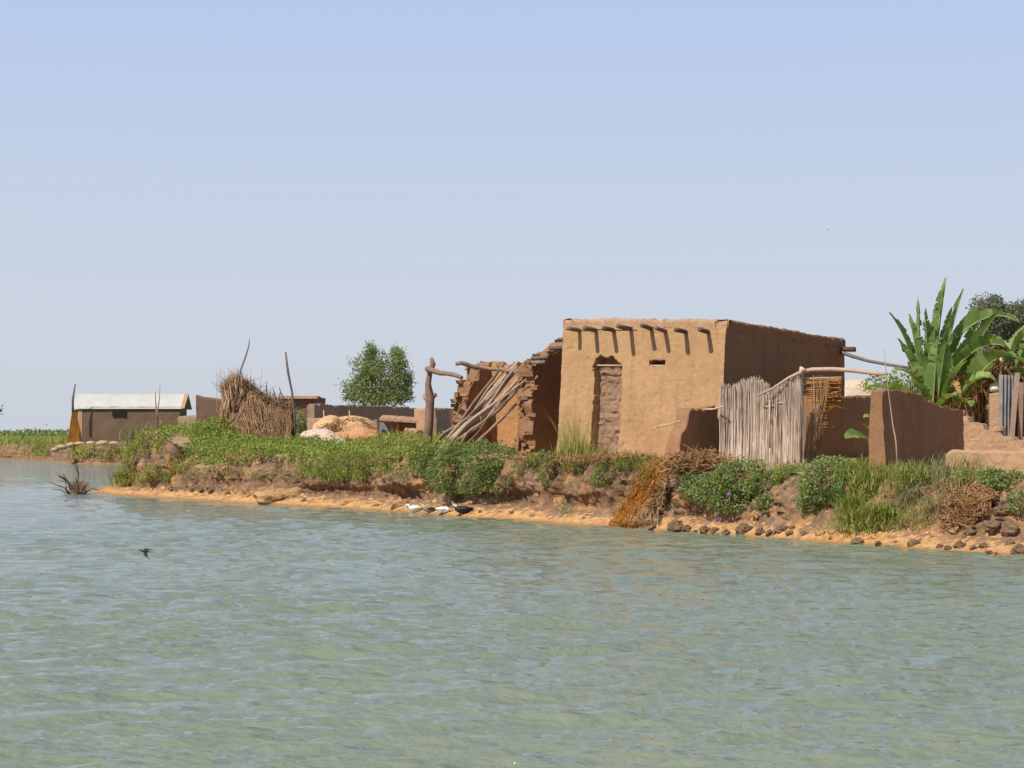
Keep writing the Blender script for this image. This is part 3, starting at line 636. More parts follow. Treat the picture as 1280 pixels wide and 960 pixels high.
mb = MB(); mb.tube(wobble(at(956, 508, 43.1), at(967, 507, 43.0), 3, .0), .012, 5, tint=.9); mb.tube(wobble(at(972, 504, 42.95), at(982, 503, 42.9), 3, 0), .01, 5, tint=.9); mb.tube([at(962, 500, 43.0), at(962, 560, 43.0)], .02, 5, tint=.2); mb.build('tie', M['palepole'], fence)
mb = MB(); mb.tube([Vector((wx(1001, 42.7), 42.72, 1.0)), at(1002, 520, 42.7), at(1001, 480, 42.7), at(1000, 458, 42.7)], .022, 6, rough=.2); mb.build('post', M['stick'], fence)
for _ in range(1):  # sparse side run of loose reeds right of the panel
    reeds(1004, 1017, 42.8, 44.2, lambda x, d: wz(np.interp(x, [1004, 1017], [520, 500]), d), 90, leanx=.12, name='loose_reeds', mt='straw')
pole = [at(946, 495, 43.0), at(965, 486, 42.9), at(985, 473, 42.8), at(1001, 465, 42.7), at(1015, 462, 42.6), at(1040, 461.5, 42.3), at(1065, 463, 42.0), at(1095, 467, 41.7), at(1109, 467.5, 41.5)]
mb = MB(); mb.tube(pole, [.018, .022, .03, .04, .045, .045, .045, .04, .03], 8, rough=.12)
mb.tube([at(1000, 468, 42.65), at(1003, 461, 42.62), at(1007, 463, 42.6)], [.05, .06, .03], 7, rough=.3, tint=.9); mb.tube([at(1093, 464, 41.7), at(1096, 467, 41.68), at(1097, 471, 41.7)], [.03, .05, .03], 6, tint=.2)
o = mb.build('fence_rail', M['palepole']); props(o, 'long pale curved pole running from the reed fence to the right', 'pole')
# hanging straw mat of orange reeds, behind the fence
mat_ = thing('hanging_mat', (6.4, 44.8, 2.6), 'torn orange reed mat hanging in the gap beside the reed fence', 'mat')
mb = MB()
for i in range(420):
    y = random.uniform(472, 515 if random.random() < .8 else 535); d = 44.9+random.uniform(-.02, .03)
    xl, xr = np.interp(y, [472, 495, 515, 535], [1006, 1006, 1018, 1022]), np.interp(y, [472, 500, 507, 515, 535], [1051, 1051, 1045, 1030, 1043])
    xa = random.uniform(xl, xr-4); xb = min(xr+random.uniform(-1, 1.5), xa+random.uniform(8, 45)); p, q = at(xa, y, d), at(xb, y+random.uniform(-1, 1), d-.2*(xb-xa)/45)
    mb.tube([p, (p+q)/2+Vector((0, random.uniform(-.01, .01), random.uniform(-.01, .01))), q], .011, 4, tint=random.random(), cap=False)
mb.build('woven_reeds', M['board'], mat_)
mb = MB(); mb.tube([at(1012, 473, 44.7), at(1052, 471.5, 44.5)], .016, 5); mb.build('top_rod', M['palepole'], mat_)
for k_ in range(26):
    xa = random.uniform(1014, 1038); ya = random.uniform(468, 482); mb2 = MB() if k_ == 0 else mb2
    mb2.tube([at(xa, ya, 44.5), at(1019+(xa-1019)*.35+random.uniform(-6, 3), random.uniform(525, 585), 44.3)], [.012, .005], 4, tint=random.random(), cap=False)
mb2.build('hanging_stalks', M['dry'], mat_)
for (x, y) in ((1021, 517), (1044, 509)):
    mb = MB()
    for j in range(40): p = at(x, y, 44.4); mb.tube([p, p+Vector((random.gauss(0, .10), random.gauss(0, .05), random.gauss(0, .045)))], [.014, .004], 4, tint=random.random(), cap=False)
    mb.build('frayed_knot', M['orangevine'], mat_)

# ---- walls right of the house
a0 = np.array([wx(1015, 46.5), 46.5])
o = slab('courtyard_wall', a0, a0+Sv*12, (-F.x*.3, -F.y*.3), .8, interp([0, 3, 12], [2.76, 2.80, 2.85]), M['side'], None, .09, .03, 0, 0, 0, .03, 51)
props(o, 'dark shaded mud courtyard wall behind the hanging mat, below the thatched roof', 'wall')
b0 = np.array([wx(1103, 37), 37.0])
o = slab('garden_wall', b0, b0+Sv*4.15, (-F.x*.23, -F.y*.23), .8, interp([0, .3, 1.0, 1.75, 2.1, 2.5, 3.2, 4.15], [2.64, 2.70, 2.69, 2.66, 2.58, 2.48, 2.42, 2.38]), M['side'], None, .05, .028, 0, 0, .05, .015, 57)
props(o, 'thick brown mud wall with rounded top and sunlit pale end below the banana plants', 'wall')
cst = np.array([wx(1192, 41.4), 41.4])
o = slab('stepped_wall', cst, cst+Fv*3.2, (S.x*.3, S.y*.3), .8, interp([0, .28, .30, .6, .62, .95, .97, 1.2, 1.22, 3.2], [2.28, 2.24, 2.13, 2.11, 2.00, 1.97, 1.86, 1.84, 1.78, 1.68]), M['pale'], None, .045, .025, 0, 0, 0, .012, 61, .5, .35)
props(o, 'sunlit ruined mud wall stepping down to the right behind the low block', 'wall')
l0 = np.array([wx(1181, 36.2), 36.2])
o = slab('low_wall', l0, l0+Fv*2.6, (S.x*.4, S.y*.4), .8, interp([0, .08, 1, 3], [1.52, 1.60, 1.60, 1.62]), M['pale'], None, .045, .04, 0, 0, 0, .02, 67, .6)
props(o, 'knee high mud block wall at the edge of the bank, grass growing against it', 'wall')
mb = MB(); mb.tube([at(1122, 585, 36.6), at(1120, 552, 36.7), at(1116, 530, 36.8), at(1112, 500, 36.8), at(1108, 470, 36.8), at(1105, 436, 36.8)], [.016, .014, .013, .011, .009, .005], 5); o = mb.build('thin_stick', M['wood']); props(o, 'tall thin bent stick leaning on the front of the thick brown wall', 'stick')

# thatched lean-to
th_ = thing('thatched_hut', (8.6, 54, 1.4), 'low thatched roof hut seen behind the courtyard wall', 'hut')
mb = MB(); R = [at(1030, 475, 56), at(1080, 474, 56), at(1112, 503, 54), at(1030, 503, 54)]
for i in range(14):
    t0 = i/14; t1 = (i+1)/14
    a1 = R[0].lerp(R[3], t0); b1 = R[1].lerp(R[2], t0); a2 = R[0].lerp(R[3], t1); b2 = R[1].lerp(R[2], t1); dn2 = Vector((0, -.02, .03))
    n_ = 30; V = [tuple(a1.lerp(b1, j/n_)+Vector((0, 0, random.uniform(-.01, .01)))) for j in range(n_+1)]+[tuple(a2.lerp(b2, j/n_)+dn2+Vector((0, random.uniform(-.02, .02), random.uniform(-.03, .02)))) for j in range(n_+1)]+[tuple(a2.lerp(b2, j/n_)-Vector((0, 0, .05))) for j in range(n_+1)]
    mb.add(V, [(j, j+1, n_+2+j, n_+1+j) for j in range(n_)]+[(n_+1+j, n_+2+j, 2*n_+3+j, 2*n_+2+j) for j in range(n_)], tint=random.random())
mb.build('thatch', M['reed'], th_)
slab('wall', (R[3].x, 54.4), (R[2].x, 54.4), (0, .25), .9, 2.7, M['side'], th_, .12, .02)
mb = MB(); V = [tuple(at(1085, 498, 53.6)), tuple(at(1105, 486, 53.6)), tuple(at(1128, 490, 53.4)), tuple(at(1128, 503, 53.2)), tuple(at(1078, 503, 53.4))]; V += [(x, y+.06, z-.05) for x, y, z in V]
mb.add(V, [(0, 1, 2, 3), (5, 6, 7, 8)], [(0, 3, 4), (5, 8, 9)]); mb.build('patched_mat', M['reed'], th_)

# ---- shelter and clutter on the far right
shel = thing('straw_shelter', (10.0, 44.3, 1.4), 'ramshackle shelter of sticks and brown straw behind the stepped wall', 'shelter')
for (x0, x1, y1, nm) in ((1212, 1208, 470, 0), (1254, 1252, 448, 0), (1290, 1288, 455, 0), (1232, 1236, 470, 0)):
    mb = MB(); mb.tube([Vector((wx(x0, 44.5), 44.5, 1.2)), at(x1, y1, 44.3)], .035, 6, rough=.2); mb.build('post', M['wood'], shel)
mb = MB()
for i in range(2600):
    x = random.uniform(1196, 1300); y = random.gauss(462, 10)+(6 if x < 1215 else 0); d = 44.4+random.uniform(-.5, 1.0); p = at(x, y, d); th = random.uniform(-1.2, 1.2); L = random.uniform(.15, .5)
    q = p+Vector((math.sin(th)*L, random.uniform(-.15, .1), -abs(math.cos(th))*L*.6)); mb.tube([p, q], [.012, .006], 3, tint=random.random()*.7, cap=False)
mb.build('straw_roof', M['dry'], shel)
mb = MB()
for i in range(700):
    x = random.choice([random.uniform(1194, 1246), random.uniform(1268, 1300)]); p = at(x, random.uniform(462, 495), 45.2+random.uniform(-.15, .15)); q = Vector((p.x+random.gauss(0, .08), p.y, 1.3)); mb.tube([p, (p+q)/2+Vector((random.gauss(0, .04), random.gauss(0, .04), 0)), q], [.022, .02, .016], 4, tint=random.random()*.45, cap=False)
mb.build('stalk_wall', M['dry'], shel)
for (a_, b_) in (((1219, 466, 43.6), (1227, 486, 43.6)), ((1217, 484, 43.6), (1232, 476, 43.6)), ((1228, 455, 43.6), (1252, 486, 43.5)), ((1251, 446, 43.5), (1248, 482, 43.5)), ((1257, 460, 43.5), (1266, 470, 43.5))):
    mb = MB(); mb.tube(wobble(at(*a_), at(*b_), 5, .02), .024, 6, rough=.2, tint=.8); o = mb.build('loose_stick', M['palepole'], shel)
col_ = at(1240, 520, 42.6)
o = slab('brick_pier', (wx(1237, 42.6), 42.6), (wx(1249, 42.6), 42.55), (.05, .3), 1.1, 2.74, M['rough'], None, .03, .02, 0, 0, 0, .02, 71)
props(o, 'narrow sunlit mud brick pier beside the grey corrugated sheet', 'pillar')
o.data.materials.clear(); o.data.materials.append(M['pale'])
M['tin'] = plain('grey_tin', (.25, .245, .235), .7, .35, 5, .3, 0)
mb = MB(); n_, m_ = 40, 20
UU, VV = np.meshgrid(np.linspace(0, 1, n_), np.linspace(0, 1, m_), indexing='ij')
xp = 1249+UU*19-VV*1.0; X = wx(xp, 42.2); Z = wz(468+VV*81+UU*1.5, 42.2); Y = 42.2+.03*np.sin(UU*26+VV*2)+.05*_n1(UU*2+VV, 2, 4)-.12*VV
Vt = np.stack([X, Y, Z], -1).reshape(-1, 3); mb.add(Vt, _grid(n_, m_)); mb.add(Vt+[0, .008, 0], _grid(n_, m_, True)); o = mb.build('tin_sheet', M['tin']); props(o, 'upright grey corrugated metal sheet leaning behind the stepped wall', 'metal sheet')
for a_, b_, r, lb in (((1264, 556, 41.9), (1272, 466, 42.0), .05, 'straight grey plank leaning at the right edge of the corrugated sheet'), ((1275, 556, 42.3), (1277, 478, 42.3), .045, 'short brown board standing right of the leaning plank near the photo edge')):
    A0, B0 = at(*a_), at(*b_); w = Vector((r, 0, 0)); t_ = Vector((0, .03, 0)); V = [tuple(p) for p in (A0-w, A0+w, B0+w, B0-w, A0-w+t_, A0+w+t_, B0+w+t_, B0-w+t_)]
    mb = MB(); mb.add(V, [(0, 1, 2, 3), (5, 4, 7, 6), (3, 2, 6, 7), (1, 5, 6, 2), (4, 0, 3, 7)]); o = mb.build('plank', M['wood'], None, False); props(o, lb, 'plank')
M['cloth'] = plain('white_sack', (.72, .66, .58), .8, .15, 14)
def lump(name, c, rx, ry, rz, mt, seed, amp=.25, n=20, scale=3, flat=0, parent=None, rg=.4):
    V = []; 
    for i in range(n+1):
        ph = math.pi*i/n
        for j in range(2*n): th = math.pi*j/n; V.append((math.sin(ph)*math.cos(th), math.sin(ph)*math.sin(th), math.cos(ph)))
    V = np.array(V); k_ = 1+amp*fbm(V+seed*7.3, scale*.5, 4, seed)+amp*rg*ridged(V+seed, scale*1.6, 2, seed+1)
    V = V*k_[:, None]*[rx, ry, rz]
    if flat: V[:, 2] = np.maximum(V[:, 2], -flat)
    V += np.array(c); m_ = 2*n; Q_ = [(i*m_+j, (i+1)*m_+j, (i+1)*m_+(j+1) % m_, i*m_+(j+1) % m_) for i in range(n) for j in range(m_)]
    mb = MB(); mb.add(V, Q_); return mb.build(name, mt, parent)
for x, y, r, lb in ((1244, 485, .13, 'crumpled white sack stuffed under the straw left of the corrugated sheet'), (1277, 486, .14, 'white sack hanging at the right photo edge beside the plank')):
    o = lump('white_sack', at(x, y, 43.2), r, r*.8, r*.8, M['cloth'], x % 13, .22); props(o, lb, 'sack')

# ---- the compound behind: grey walls
o = slab('far_wall_block', (wx(352, 92)-1.2, 92.5), (wx(395, 92), 92.0), (.3, 1.2), 1.2, interp([0, 3], [3.52, 3.52]), M['darkmud'], None, .12, .04, 0, 0, 0, .02, 81); props(o, 'square grey mud building with flat ledge behind the straw stack', 'building')
mb = MB(); mb.add(mudify(np.array([(wx(349, 92), 91.85, 3.48), (wx(397, 92), 91.8, 3.48), (wx(397, 92), 93.5, 3.48), (wx(349, 92), 93.5, 3.48), (wx(349, 92), 91.85, 3.6), (wx(397, 92), 91.8, 3.6), (wx(397, 92), 93.5, 3.6), (wx(349, 92), 93.5, 3.6)]), .02), [(0, 1, 5, 4), (4, 5, 6, 7), (1, 2, 6, 5), (3, 0, 4, 7)]); mb.build('roof_ledge', M['parapet'], o, False)
w0 = np.array([wx(394, 97), 97.0]); w1 = np.array([wx(520, 86), 86.0])
dd = np.array([.66, .75])
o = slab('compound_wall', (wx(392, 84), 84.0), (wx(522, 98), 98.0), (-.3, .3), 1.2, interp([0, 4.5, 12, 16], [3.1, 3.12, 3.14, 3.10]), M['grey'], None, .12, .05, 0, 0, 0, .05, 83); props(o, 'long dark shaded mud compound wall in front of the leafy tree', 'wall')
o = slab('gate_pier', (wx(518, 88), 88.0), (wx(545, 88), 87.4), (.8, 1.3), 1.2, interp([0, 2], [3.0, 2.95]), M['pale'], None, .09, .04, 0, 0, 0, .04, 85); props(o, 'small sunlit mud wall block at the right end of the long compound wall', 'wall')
o = slab('rear_wall', (wx(545, 74), 74.0), (wx(562, 80), 80.0), (-.3, .2), 1.2, interp([0, 6], [2.78, 2.85]), M['grey'], None, .1, .04, 0, 0, 0, .05, 87); props(o, 'dark mud wall between the forked post and the ruin', 'wall')
o = slab('slanted_wall', (wx(245, 80), 80.0), (wx(300, 80), 80.0), (0, .4), 1.2, interp([0, 1.7], [3.42, 3.10]), M['darkmud'], None, .1, .03, 0, 0, 0, .02, 89); props(o, 'dark slanted mud wall left of the straw stack', 'wall')
o = slab('distant_wall', (wx(222, 120), 120.0), (wx(262, 118), 118.0), (.1, .5), 1.0, interp([0, 2], [2.9, 2.95]), M['grey'], None, .12, .06, 0, 0, 0, .1, 91); props(o, 'low crumbling far wall between the tin roofed house and the slanted wall', 'wall')
o = slab('fence_wall', (wx(384, 78), 78.0), (wx(462, 76), 76.0), (.05, .3), 1.2, interp([0, 2.4], [2.52, 2.38]), M['rough'], None, .1, .03, 0, 0, 0, .03, 93); props(o, 'low orange mud wall behind the heap of fishing nets', 'wall')

# small lean-to with tin patches
lt = thing('lean_to', (-4.8, 72, 1.5), 'low shack with rusty flat roof and leaning posts beside the net heap', 'shack')
for (x, y0, y1, r) in ((470, 552, 524, .09), (490, 552, 523, .07), (497, 552, 524, .06), (462, 545, 530, .05), (510, 548, 530, .05)):
    mb = MB(); mb.tube([Vector((wx(x, 72), 72, 1.3)), at(x, y1, 72)], r, 6, rough=.15); mb.build('post', M['board'] if x in (490, 497, 462) else M['stick'], lt)
mb = MB(); n_ = 24; V = []
for j in range(n_+1):
    x = 474+(522-474)*j/n_; V.append(tuple(at(x, 522.5+j*.12+random.uniform(-.5, .5), 71.6))); 
for j in range(n_+1): V.append(tuple(Vector(V[j])+Vector((0, 2.0, .12))))
for j in range(n_+1): V.append(tuple(Vector(V[j])-Vector((0, 0, .09))))
mb.add(V, [(j, j+1, n_+2+j, n_+1+j) for j in range(n_)]+[(2*n_+2+j, 2*n_+3+j, j+1, j) for j in range(n_)]); mb.build('roof', M['pale'], lt, False)
mb = MB(); mb.add([tuple(at(474, 528, 72.3)), tuple(at(489, 528, 72.3)), tuple(at(489, 556, 72.3)), tuple(at(474, 556, 72.3)), tuple(at(474, 528, 72.35)), tuple(at(489, 528, 72.35)), tuple(at(489, 556, 72.35)), tuple(at(474, 556, 72.35))], [(0, 3, 2, 1), (4, 5, 6, 7), (0, 1, 5, 4)]); mb.build('door_sheet', M['tin'], lt, False)
slab('back_wall', (wx(488, 73.5), 73.5), (wx(520, 73.5), 73.4), (0, .2), 1.2, 2.3, M['side'], lt, .1, .03)
o = slab('mud_block', (wx(503, 70), 70.0), (wx(522, 70), 70.0), (.2, .6), 1.3, interp([0, .1, .5], [1.95, 2.1, 2.0]), M['pale'], None, .05, .05, 0, 0, 0, .05, 95); props(o, 'rounded mud stump in the greenery below the small shack', 'block')

# ---- far house with the tin roof
fh = thing('tin_roofed_house', (-24, 140, 1.3), 'long brown mud house with pale corrugated tin roof across the inlet', 'house')
H0 = np.array([wx(97, 138), 138.0]); dl = np.array([1., .02]); nL = np.array([dl[1], -dl[0]])
HL = 6.75; H1 = H0+dl*HL; ge = -nL*3.4
slab('front_wall', H0, H1, tuple(ge*.08), .8, 3.72, M['darkmud'], fh, .18, .04, 0, 0, 0, 0, 101)
gt = lambda u: 3.55+.8*(1-np.abs(u/3.4*2-1))
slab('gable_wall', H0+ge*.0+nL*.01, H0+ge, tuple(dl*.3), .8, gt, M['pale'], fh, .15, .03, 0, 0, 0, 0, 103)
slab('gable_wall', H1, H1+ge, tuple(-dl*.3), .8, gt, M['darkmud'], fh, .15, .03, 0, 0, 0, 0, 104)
slab('rear_wall', H0+ge, H1+ge, tuple(-ge*.08), .8, 3.72, M['grey'], fh, .2, .04, 0, 0, 0, 0, 105)
M['tinroof'] = plain('pale_tin_roof', (.50, .49, .455), .55, .12, 1.2, .3)
mb = MB(); n_ = 140; c0_ = H0-dl*.35+nL*.3
for side in (0, 1):
    V = []
    for i in range(n_+1):
        p = H0-dl*.35+dl*(HL+.7)*i/n_; co = .010*math.sin(i*1.9)
        e0 = p+nL*.12 if side == 0 else p+ge-nL*.12; r0 = p+ge*.5
        V += [(e0[0], e0[1], 3.62+co), (r0[0], r0[1], 4.62+co), (e0[0], e0[1], 3.58+co), (r0[0], r0[1], 4.58+co)]
    mb.add(V, [(4*i, 4*i+4, 4*i+5, 4*i+1) for i in range(n_)]+[(4*i, 4*i+2, 4*i+6, 4*i+4) for i in range(n_)]+[(4*i+2, 4*i+3, 4*i+7, 4*i+6) for i in range(n_)])
mb.build('roof', M['tinroof'], fh)
M['dark'] = plain('painted_dark_opening', (.02, .018, .016), .9, .2)  # near-black colour stands in for the unlit inside of the window
p = H0+dl*2.3+nL*.04; q = p+dl*.9; mb = MB(); V = []
for (a_, z) in ((p, 3.1), (q, 3.1), (q, 3.5), (p, 3.5)): V.append((a_[0], a_[1], z))
V += [(x+nL[0]*.04, y+nL[1]*.04, z) for x, y, z in V]; mb.add(V, [(4, 5, 6, 7), (0, 4, 7, 3), (1, 2, 6, 5), (0, 1, 5, 4), (3, 7, 6, 2)]); mb.build('window', M['dark'], fh, False)
# rusty verge strip at the right end of the roof
e0 = H1+dl*.37+nL*.36; r0 = H1+dl*.37+ge*.5; mb = MB(); V = [(e0[0], e0[1], 3.66), (r0[0], r0[1], 4.66), (r0[0]-dl[0]*.25, r0[1]-dl[1]*.25, 4.66), (e0[0]-dl[0]*.25, e0[1]-dl[1]*.25, 3.66)]; V += [(x, y, z-.03) for x, y, z in V]
mb.add(V, [(0, 1, 2, 3), (4, 7, 6, 5), (3, 7, 4, 0)]); mb.build('rusty_sheet', M['pale'], fh, False)
# straw mats against its left end
mats = thing('reed_mats', (wx(92, 137), 137, 1.2), 'orange reed mats leaning on the left end of the tin roofed house', 'mats')
mb = MB()
for i in range(500):
    t = random.random(); p = Vector((wx(84+t*13, 137.2)-.0, 137.2+t*.5, 1.2)); top_ = Vector((wx(90+t*7, 137.6), 137.8+t*.5, 3.45+random.uniform(-.2, .1))); mb.tube([p, top_], .035, 3, tint=random.random(), cap=False)
mb.build('reed_stalks', M['orangevine'], mats)
mb = MB(); mb.tube([at(91, 515, 137), at(91, 498, 137), at(94, 480, 137)], [.09, .08, .05], 6); o = mb.build('bent_pole', M['stick']); props(o, 'dark bent pole rising from the left end of the tin roofed house', 'pole')

# ------------------------------------------------------------------ vegetation
def leaves(mb, C, D, size, width=.5, tint=None, droop=.25):
    """many leaf quads: C centres, D unit directions"""
    n = len(C); r = rng
    D = D/np.maximum(np.linalg.norm(D, axis=1), 1e-6)[:, None]
    R_ = r.normal(size=(n, 3)); W = np.cross(D, R_); W /= np.maximum(np.linalg.norm(W, axis=1), 1e-6)[:, None]
    L = (size*r.uniform(.6, 1.3, n))[:, None]; w = L*width*.5
    tip = C+D*L; tip[:, 2] -= droop*L[:, 0]*r.random(n); mid_ = C+D*L*.5
    V = np.stack([C, mid_+W*w, tip, mid_-W*w], 1).reshape(-1, 3); Q_ = np.arange(4*n).reshape(n, 4)
    t = np.repeat(r.random(n) if tint is None else tint, 4)
    mb.V.append(V); mb.Q.append(Q_+mb.n); mb.t.append(t); mb.n += len(V)
def blades(mb, B, H, lean, w=.012, tint=None, seg_=3, droop=.5):
    """curved tapering grass blades: base points B, heights H, lean vectors"""
    n = len(B); r = rng; a = r.uniform(0, 6.28, n); W = np.stack([np.cos(a), np.sin(a), 0*a], 1)*w
    V = []
    for k_ in range(seg_+1):
        t = k_/seg_; c = B+np.stack([lean[:, 0]*t**1.6, lean[:, 1]*t**1.6, H*(t-droop*.45*t**2.4)], 1); ww = W*(1-t*.92)
        V += [c-ww, c+ww]
    V = np.stack(V, 1).reshape(-1, 3); m_ = 2*(seg_+1); b_ = np.arange(n)[:, None]*m_
    Q_ = np.concatenate([np.stack([b_[:, 0]+2*k_, b_[:, 0]+2*k_+1, b_[:, 0]+2*k_+3, b_[:, 0]+2*k_+2], 1) for k_ in range(seg_)])
    t = np.repeat(r.random(n) if tint is None else tint, m_)
    mb.V.append(V); mb.Q.append(Q_+mb.n); mb.t.append(t); mb.n += len(V)
def inpoly(x, y, poly):
    poly = np.array(poly, float); c = np.zeros(len(x), bool); j = len(poly)-1
    for i in range(len(poly)):
        xi, yi = poly[i]; xj, yj = poly[j]
        c ^= ((yi > y) != (yj > y)) & (x < (xj-xi)*(y-yi)/(yj-yi+1e-12)+xi); j = i
    return c
# candidate points on the near bank, area weighted
def facepts(n, mask_fn, zmin=.15):
    Qn = Q; c = GV[Qn].mean(1); px_ = c[:, 0]/c[:, 1]*FPX+640; py_ = HOR+(CAMH-c[:, 2])*FPX/c[:, 1]
    ok = mask_fn(px_, py_) & (c[:, 2] > zmin) & (c[:, 1] < 110)
    q = Qn[ok]; v = GV[q]; ar = np.linalg.norm(np.cross(v[:, 1]-v[:, 0], v[:, 3]-v[:, 0]), axis=1)
    nn = np.cross(v[:, 1]-v[:, 0], v[:, 3]-v[:, 0]); nn /= np.maximum(np.linalg.norm(nn, axis=1), 1e-9)[:, None]
    nn *= np.where((nn[:, 2] < -.2) | ((abs(nn[:, 2]) < .2) & (nn[:, 1] > 0)), -1, 1)[:, None]
    if len(q) == 0: return np.zeros((0, 3)), np.zeros((0, 3))
    k_ = rng.choice(len(q), n, p=ar/ar.sum()); a, b_ = rng.random(n)[:, None], rng.random(n)[:, None]; v = v[k_]
    return (v[:, 0]*(1-a)+v[:, 1]*a)*(1-b_)+(v[:, 3]*(1-a)+v[:, 2]*a)*b_, nn[k_]
def groundpts(n, poly_px, d0, d1):
    """inland points seen inside a pixel polygon"""
    x = []; 
    d = np.sqrt(rng.uniform(d0**2, d1**2, n*6)); p = rng.uniform(min(q[0] for q in poly_px), max(q[0] for q in poly_px), n*6); X = wx(p, d); z = gf(X, d); py_ = HOR+(CAMH-z)*FPX/d
    ok = inpoly(p, py_, poly_px); P_ = np.stack([X, d, z], 1)[ok][:n]; return P_
def sprigs(mb, P_, Nn, n_leaf, h, size, upb=.7, width=.6):
    for k_ in range(n_leaf):
        t = (k_+.5)/n_leaf; dirn = Nn*(1-upb)+np.array([0, 0, upb])+rng.normal(size=P_.shape)*.35
        hh = (h*rng.uniform(.4, 1, len(P_))*t)[:, None]
        leaves(mb, P_+dirn*hh, rng.normal(size=P_.shape)*.8+Nn*.5+[0, 0, .35], size, width)
def stuff(mb, name, m_, label, cat):
    o = mb.build(name, m_, None, False); return props(o, label, cat, kind='stuff')

# low creeping greenery over the bank top
cov = [(232, 560), (240, 535), (262, 520), (282, 522), (300, 548), (345, 556), (400, 552), (470, 546), (520, 545), (540, 560), (530, 596), (470, 592), (440, 598), (405, 592), (385, 583), (330, 580), (300, 584), (250, 582), (215, 578), (190, 560), (205, 535), (235, 530)]
mb = MB()
P_, Nn = facepts(9500, lambda x, y: inpoly(x, y, cov), .7)
xx_ = P_[:, 0]/P_[:, 1]*FPX+640; yy_ = HOR+(CAMH-P_[:, 2])*FPX/P_[:, 1]; den = (fbm(P_, 1.1, 2, 77) > -.42) & ~((np.hypot((xx_-224)/20, (yy_-560)/13) < 1)); P_, Nn = P_[den], Nn[den]
sprigs(mb, P_, Nn, 6, .26, .075)
G2 = groundpts(11000, [(240, 500), (640, 500), (640, 600), (240, 600)], 58, 90); keep = (fbm(G2, .8, 2, 78) > -.2) & ~((G2[:, 0]/G2[:, 1]*FPX+640 > 272) & (G2[:, 0]/G2[:, 1]*FPX+640 < 365) & (G2[:, 1] > 65.3) & (G2[:, 1] < 68.5)) & (G2[:, 1] < 64+np.clip((G2[:, 0]+13)*2, 0, 8)); G2 = G2[keep]
sprigs(mb, G2, np.tile([0, 0, 1.0], (len(G2), 1)), 6, .28, .085)
stuff(mb, 'ground_cover', M['cover'], 'bright green creeping plants covering the top of the eroded bank', 'ground cover')
# taller weeds on the mound left of the straw stack
def bush(name, lobes, mt, label, cat='bush', dens=1.0, leaf=.07, group=None, stems=True, width=.6):
    """lobes: (px, py, rx_px, ry_px, push m towards viewer, depth radius m, d or None)"""
    mb = MB(); c0 = None; sm_ = MB()
    for (px_, py_, rx, ry, push, rd, d) in lobes:
        if d is None:
            h_, nn = hit(px_, py_)
            if h_ is None: h_ = at(px_, py_, 60)
            c = Vector(h_); c.y -= push
        else: c = at(px_, py_, d)
        if c0 is None: c0 = c.copy()
        mpp = c.y/FPX; rx *= mpp; ry *= mpp
        leaf *= .78; n = int(dens*5200*(rx*ry+rx*rd+ry*rd)/.6*(0.05/leaf)**2*.55); leaf_ = leaf; leaf /= .78
        u = rng.normal(size=(n, 3)); u /= np.linalg.norm(u, axis=1)[:, None]
        lump_ = 1+.28*vnoise(u+c.x*3.1, 2.6, 5)+.16*vnoise(u+c.x, 6, 6)
        rr_ = rng.uniform(.45, 1, n)**.5*lump_
        C = u*rr_[:, None]*[rx, rd, ry]+np.array(c)
        gap = vnoise(C, 5.5/max(.6, rx), 12) > -.50
        C, u = C[gap], u[gap]
        leaves(mb, C, u*.7+rng.normal(size=C.shape)*.6+[0, 0, .35], leaf_, width)
        if stems:
            for _ in range(14):
                v = Vector(rng.normal(size=3)).normalized(); sm_.tube([c0-UP*.1, c-UP*ry*.8, c+Vector((v.x*rx*.7, v.y*rd*.7, abs(v.z)*ry*.6-ry*.2))], [.012, .010, .004], 4, cap=False)
    t = thing(name, c0-UP*.2, label, cat, group)
    mb.build('foliage', M[mt], t, False)
    if stems: sm_.build('stems', M['stick'], t)
    return t
bush('leafy_bush', [(258, 545, 24, 18, .1, .5, None), (275, 534, 20, 14, 0, .5, 66), (246, 560, 18, 12, .1, .3, None)], 'cover', 'bright green leafy weeds climbing the mound left of the straw stack', dens=.8, leaf=.09)
bush('leafy_bush', [(440, 578, 30, 16, .15, .35, None), (415, 584, 22, 12, .12, .3, None), (462, 574, 20, 14, .12, .35, None)], 'cover', 'fresh green leafy mound spilling over the bank below the heap of nets', dens=.8, leaf=.065)
bush('leafy_bush', [(310, 558, 26, 9, .1, .4, None), (352, 562, 24, 8, .1, .4, None)], 'cover', 'low leafy mound growing at the foot of the straw stack', dens=.8, leaf=.065)
bush('leafy_bush', [(575, 588, 44, 30, .15, .40, None), (612, 575, 34, 24, .15, .45, None), (545, 578, 28, 24, .1, .4, None), (612, 598, 24, 20, .15, .3, None), (580, 568, 36, 14, 0, .5, 49.6), (560, 602, 18, 15, .1, .25, None), (590, 606, 16, 14, .1, .2, None)], 'bush', 'largest dark green bush hanging over the bank below the leaning poles', dens=1.3)
bush('leafy_bush', [(505, 562, 32, 18, .1, .5, None), (488, 575, 24, 14, .1, .3, None), (525, 560, 22, 16, .1, .5, 51.5), (565, 556, 18, 9, 0, .3, 50.2), (478, 556, 20, 10, 0, .4, 55)], 'grass', 'yellowish green bush left of the forked post', dens=.75, leaf=.065)
bush('leafy_bush', [(655, 568, 22, 10, .1, .4, None), (668, 574, 12, 8, .1, .3, None)], 'cover', 'small patch of light green weeds at the foot of the ruin', dens=.7, leaf=.055)
bush('leafy_bush', [(687, 592, 16, 15, .08, .2, None), (682, 570, 12, 8, .0, .2, 45.9)], 'bush', 'small grey green weed on the bank face below the mud house left corner', dens=.8, leaf=.055)
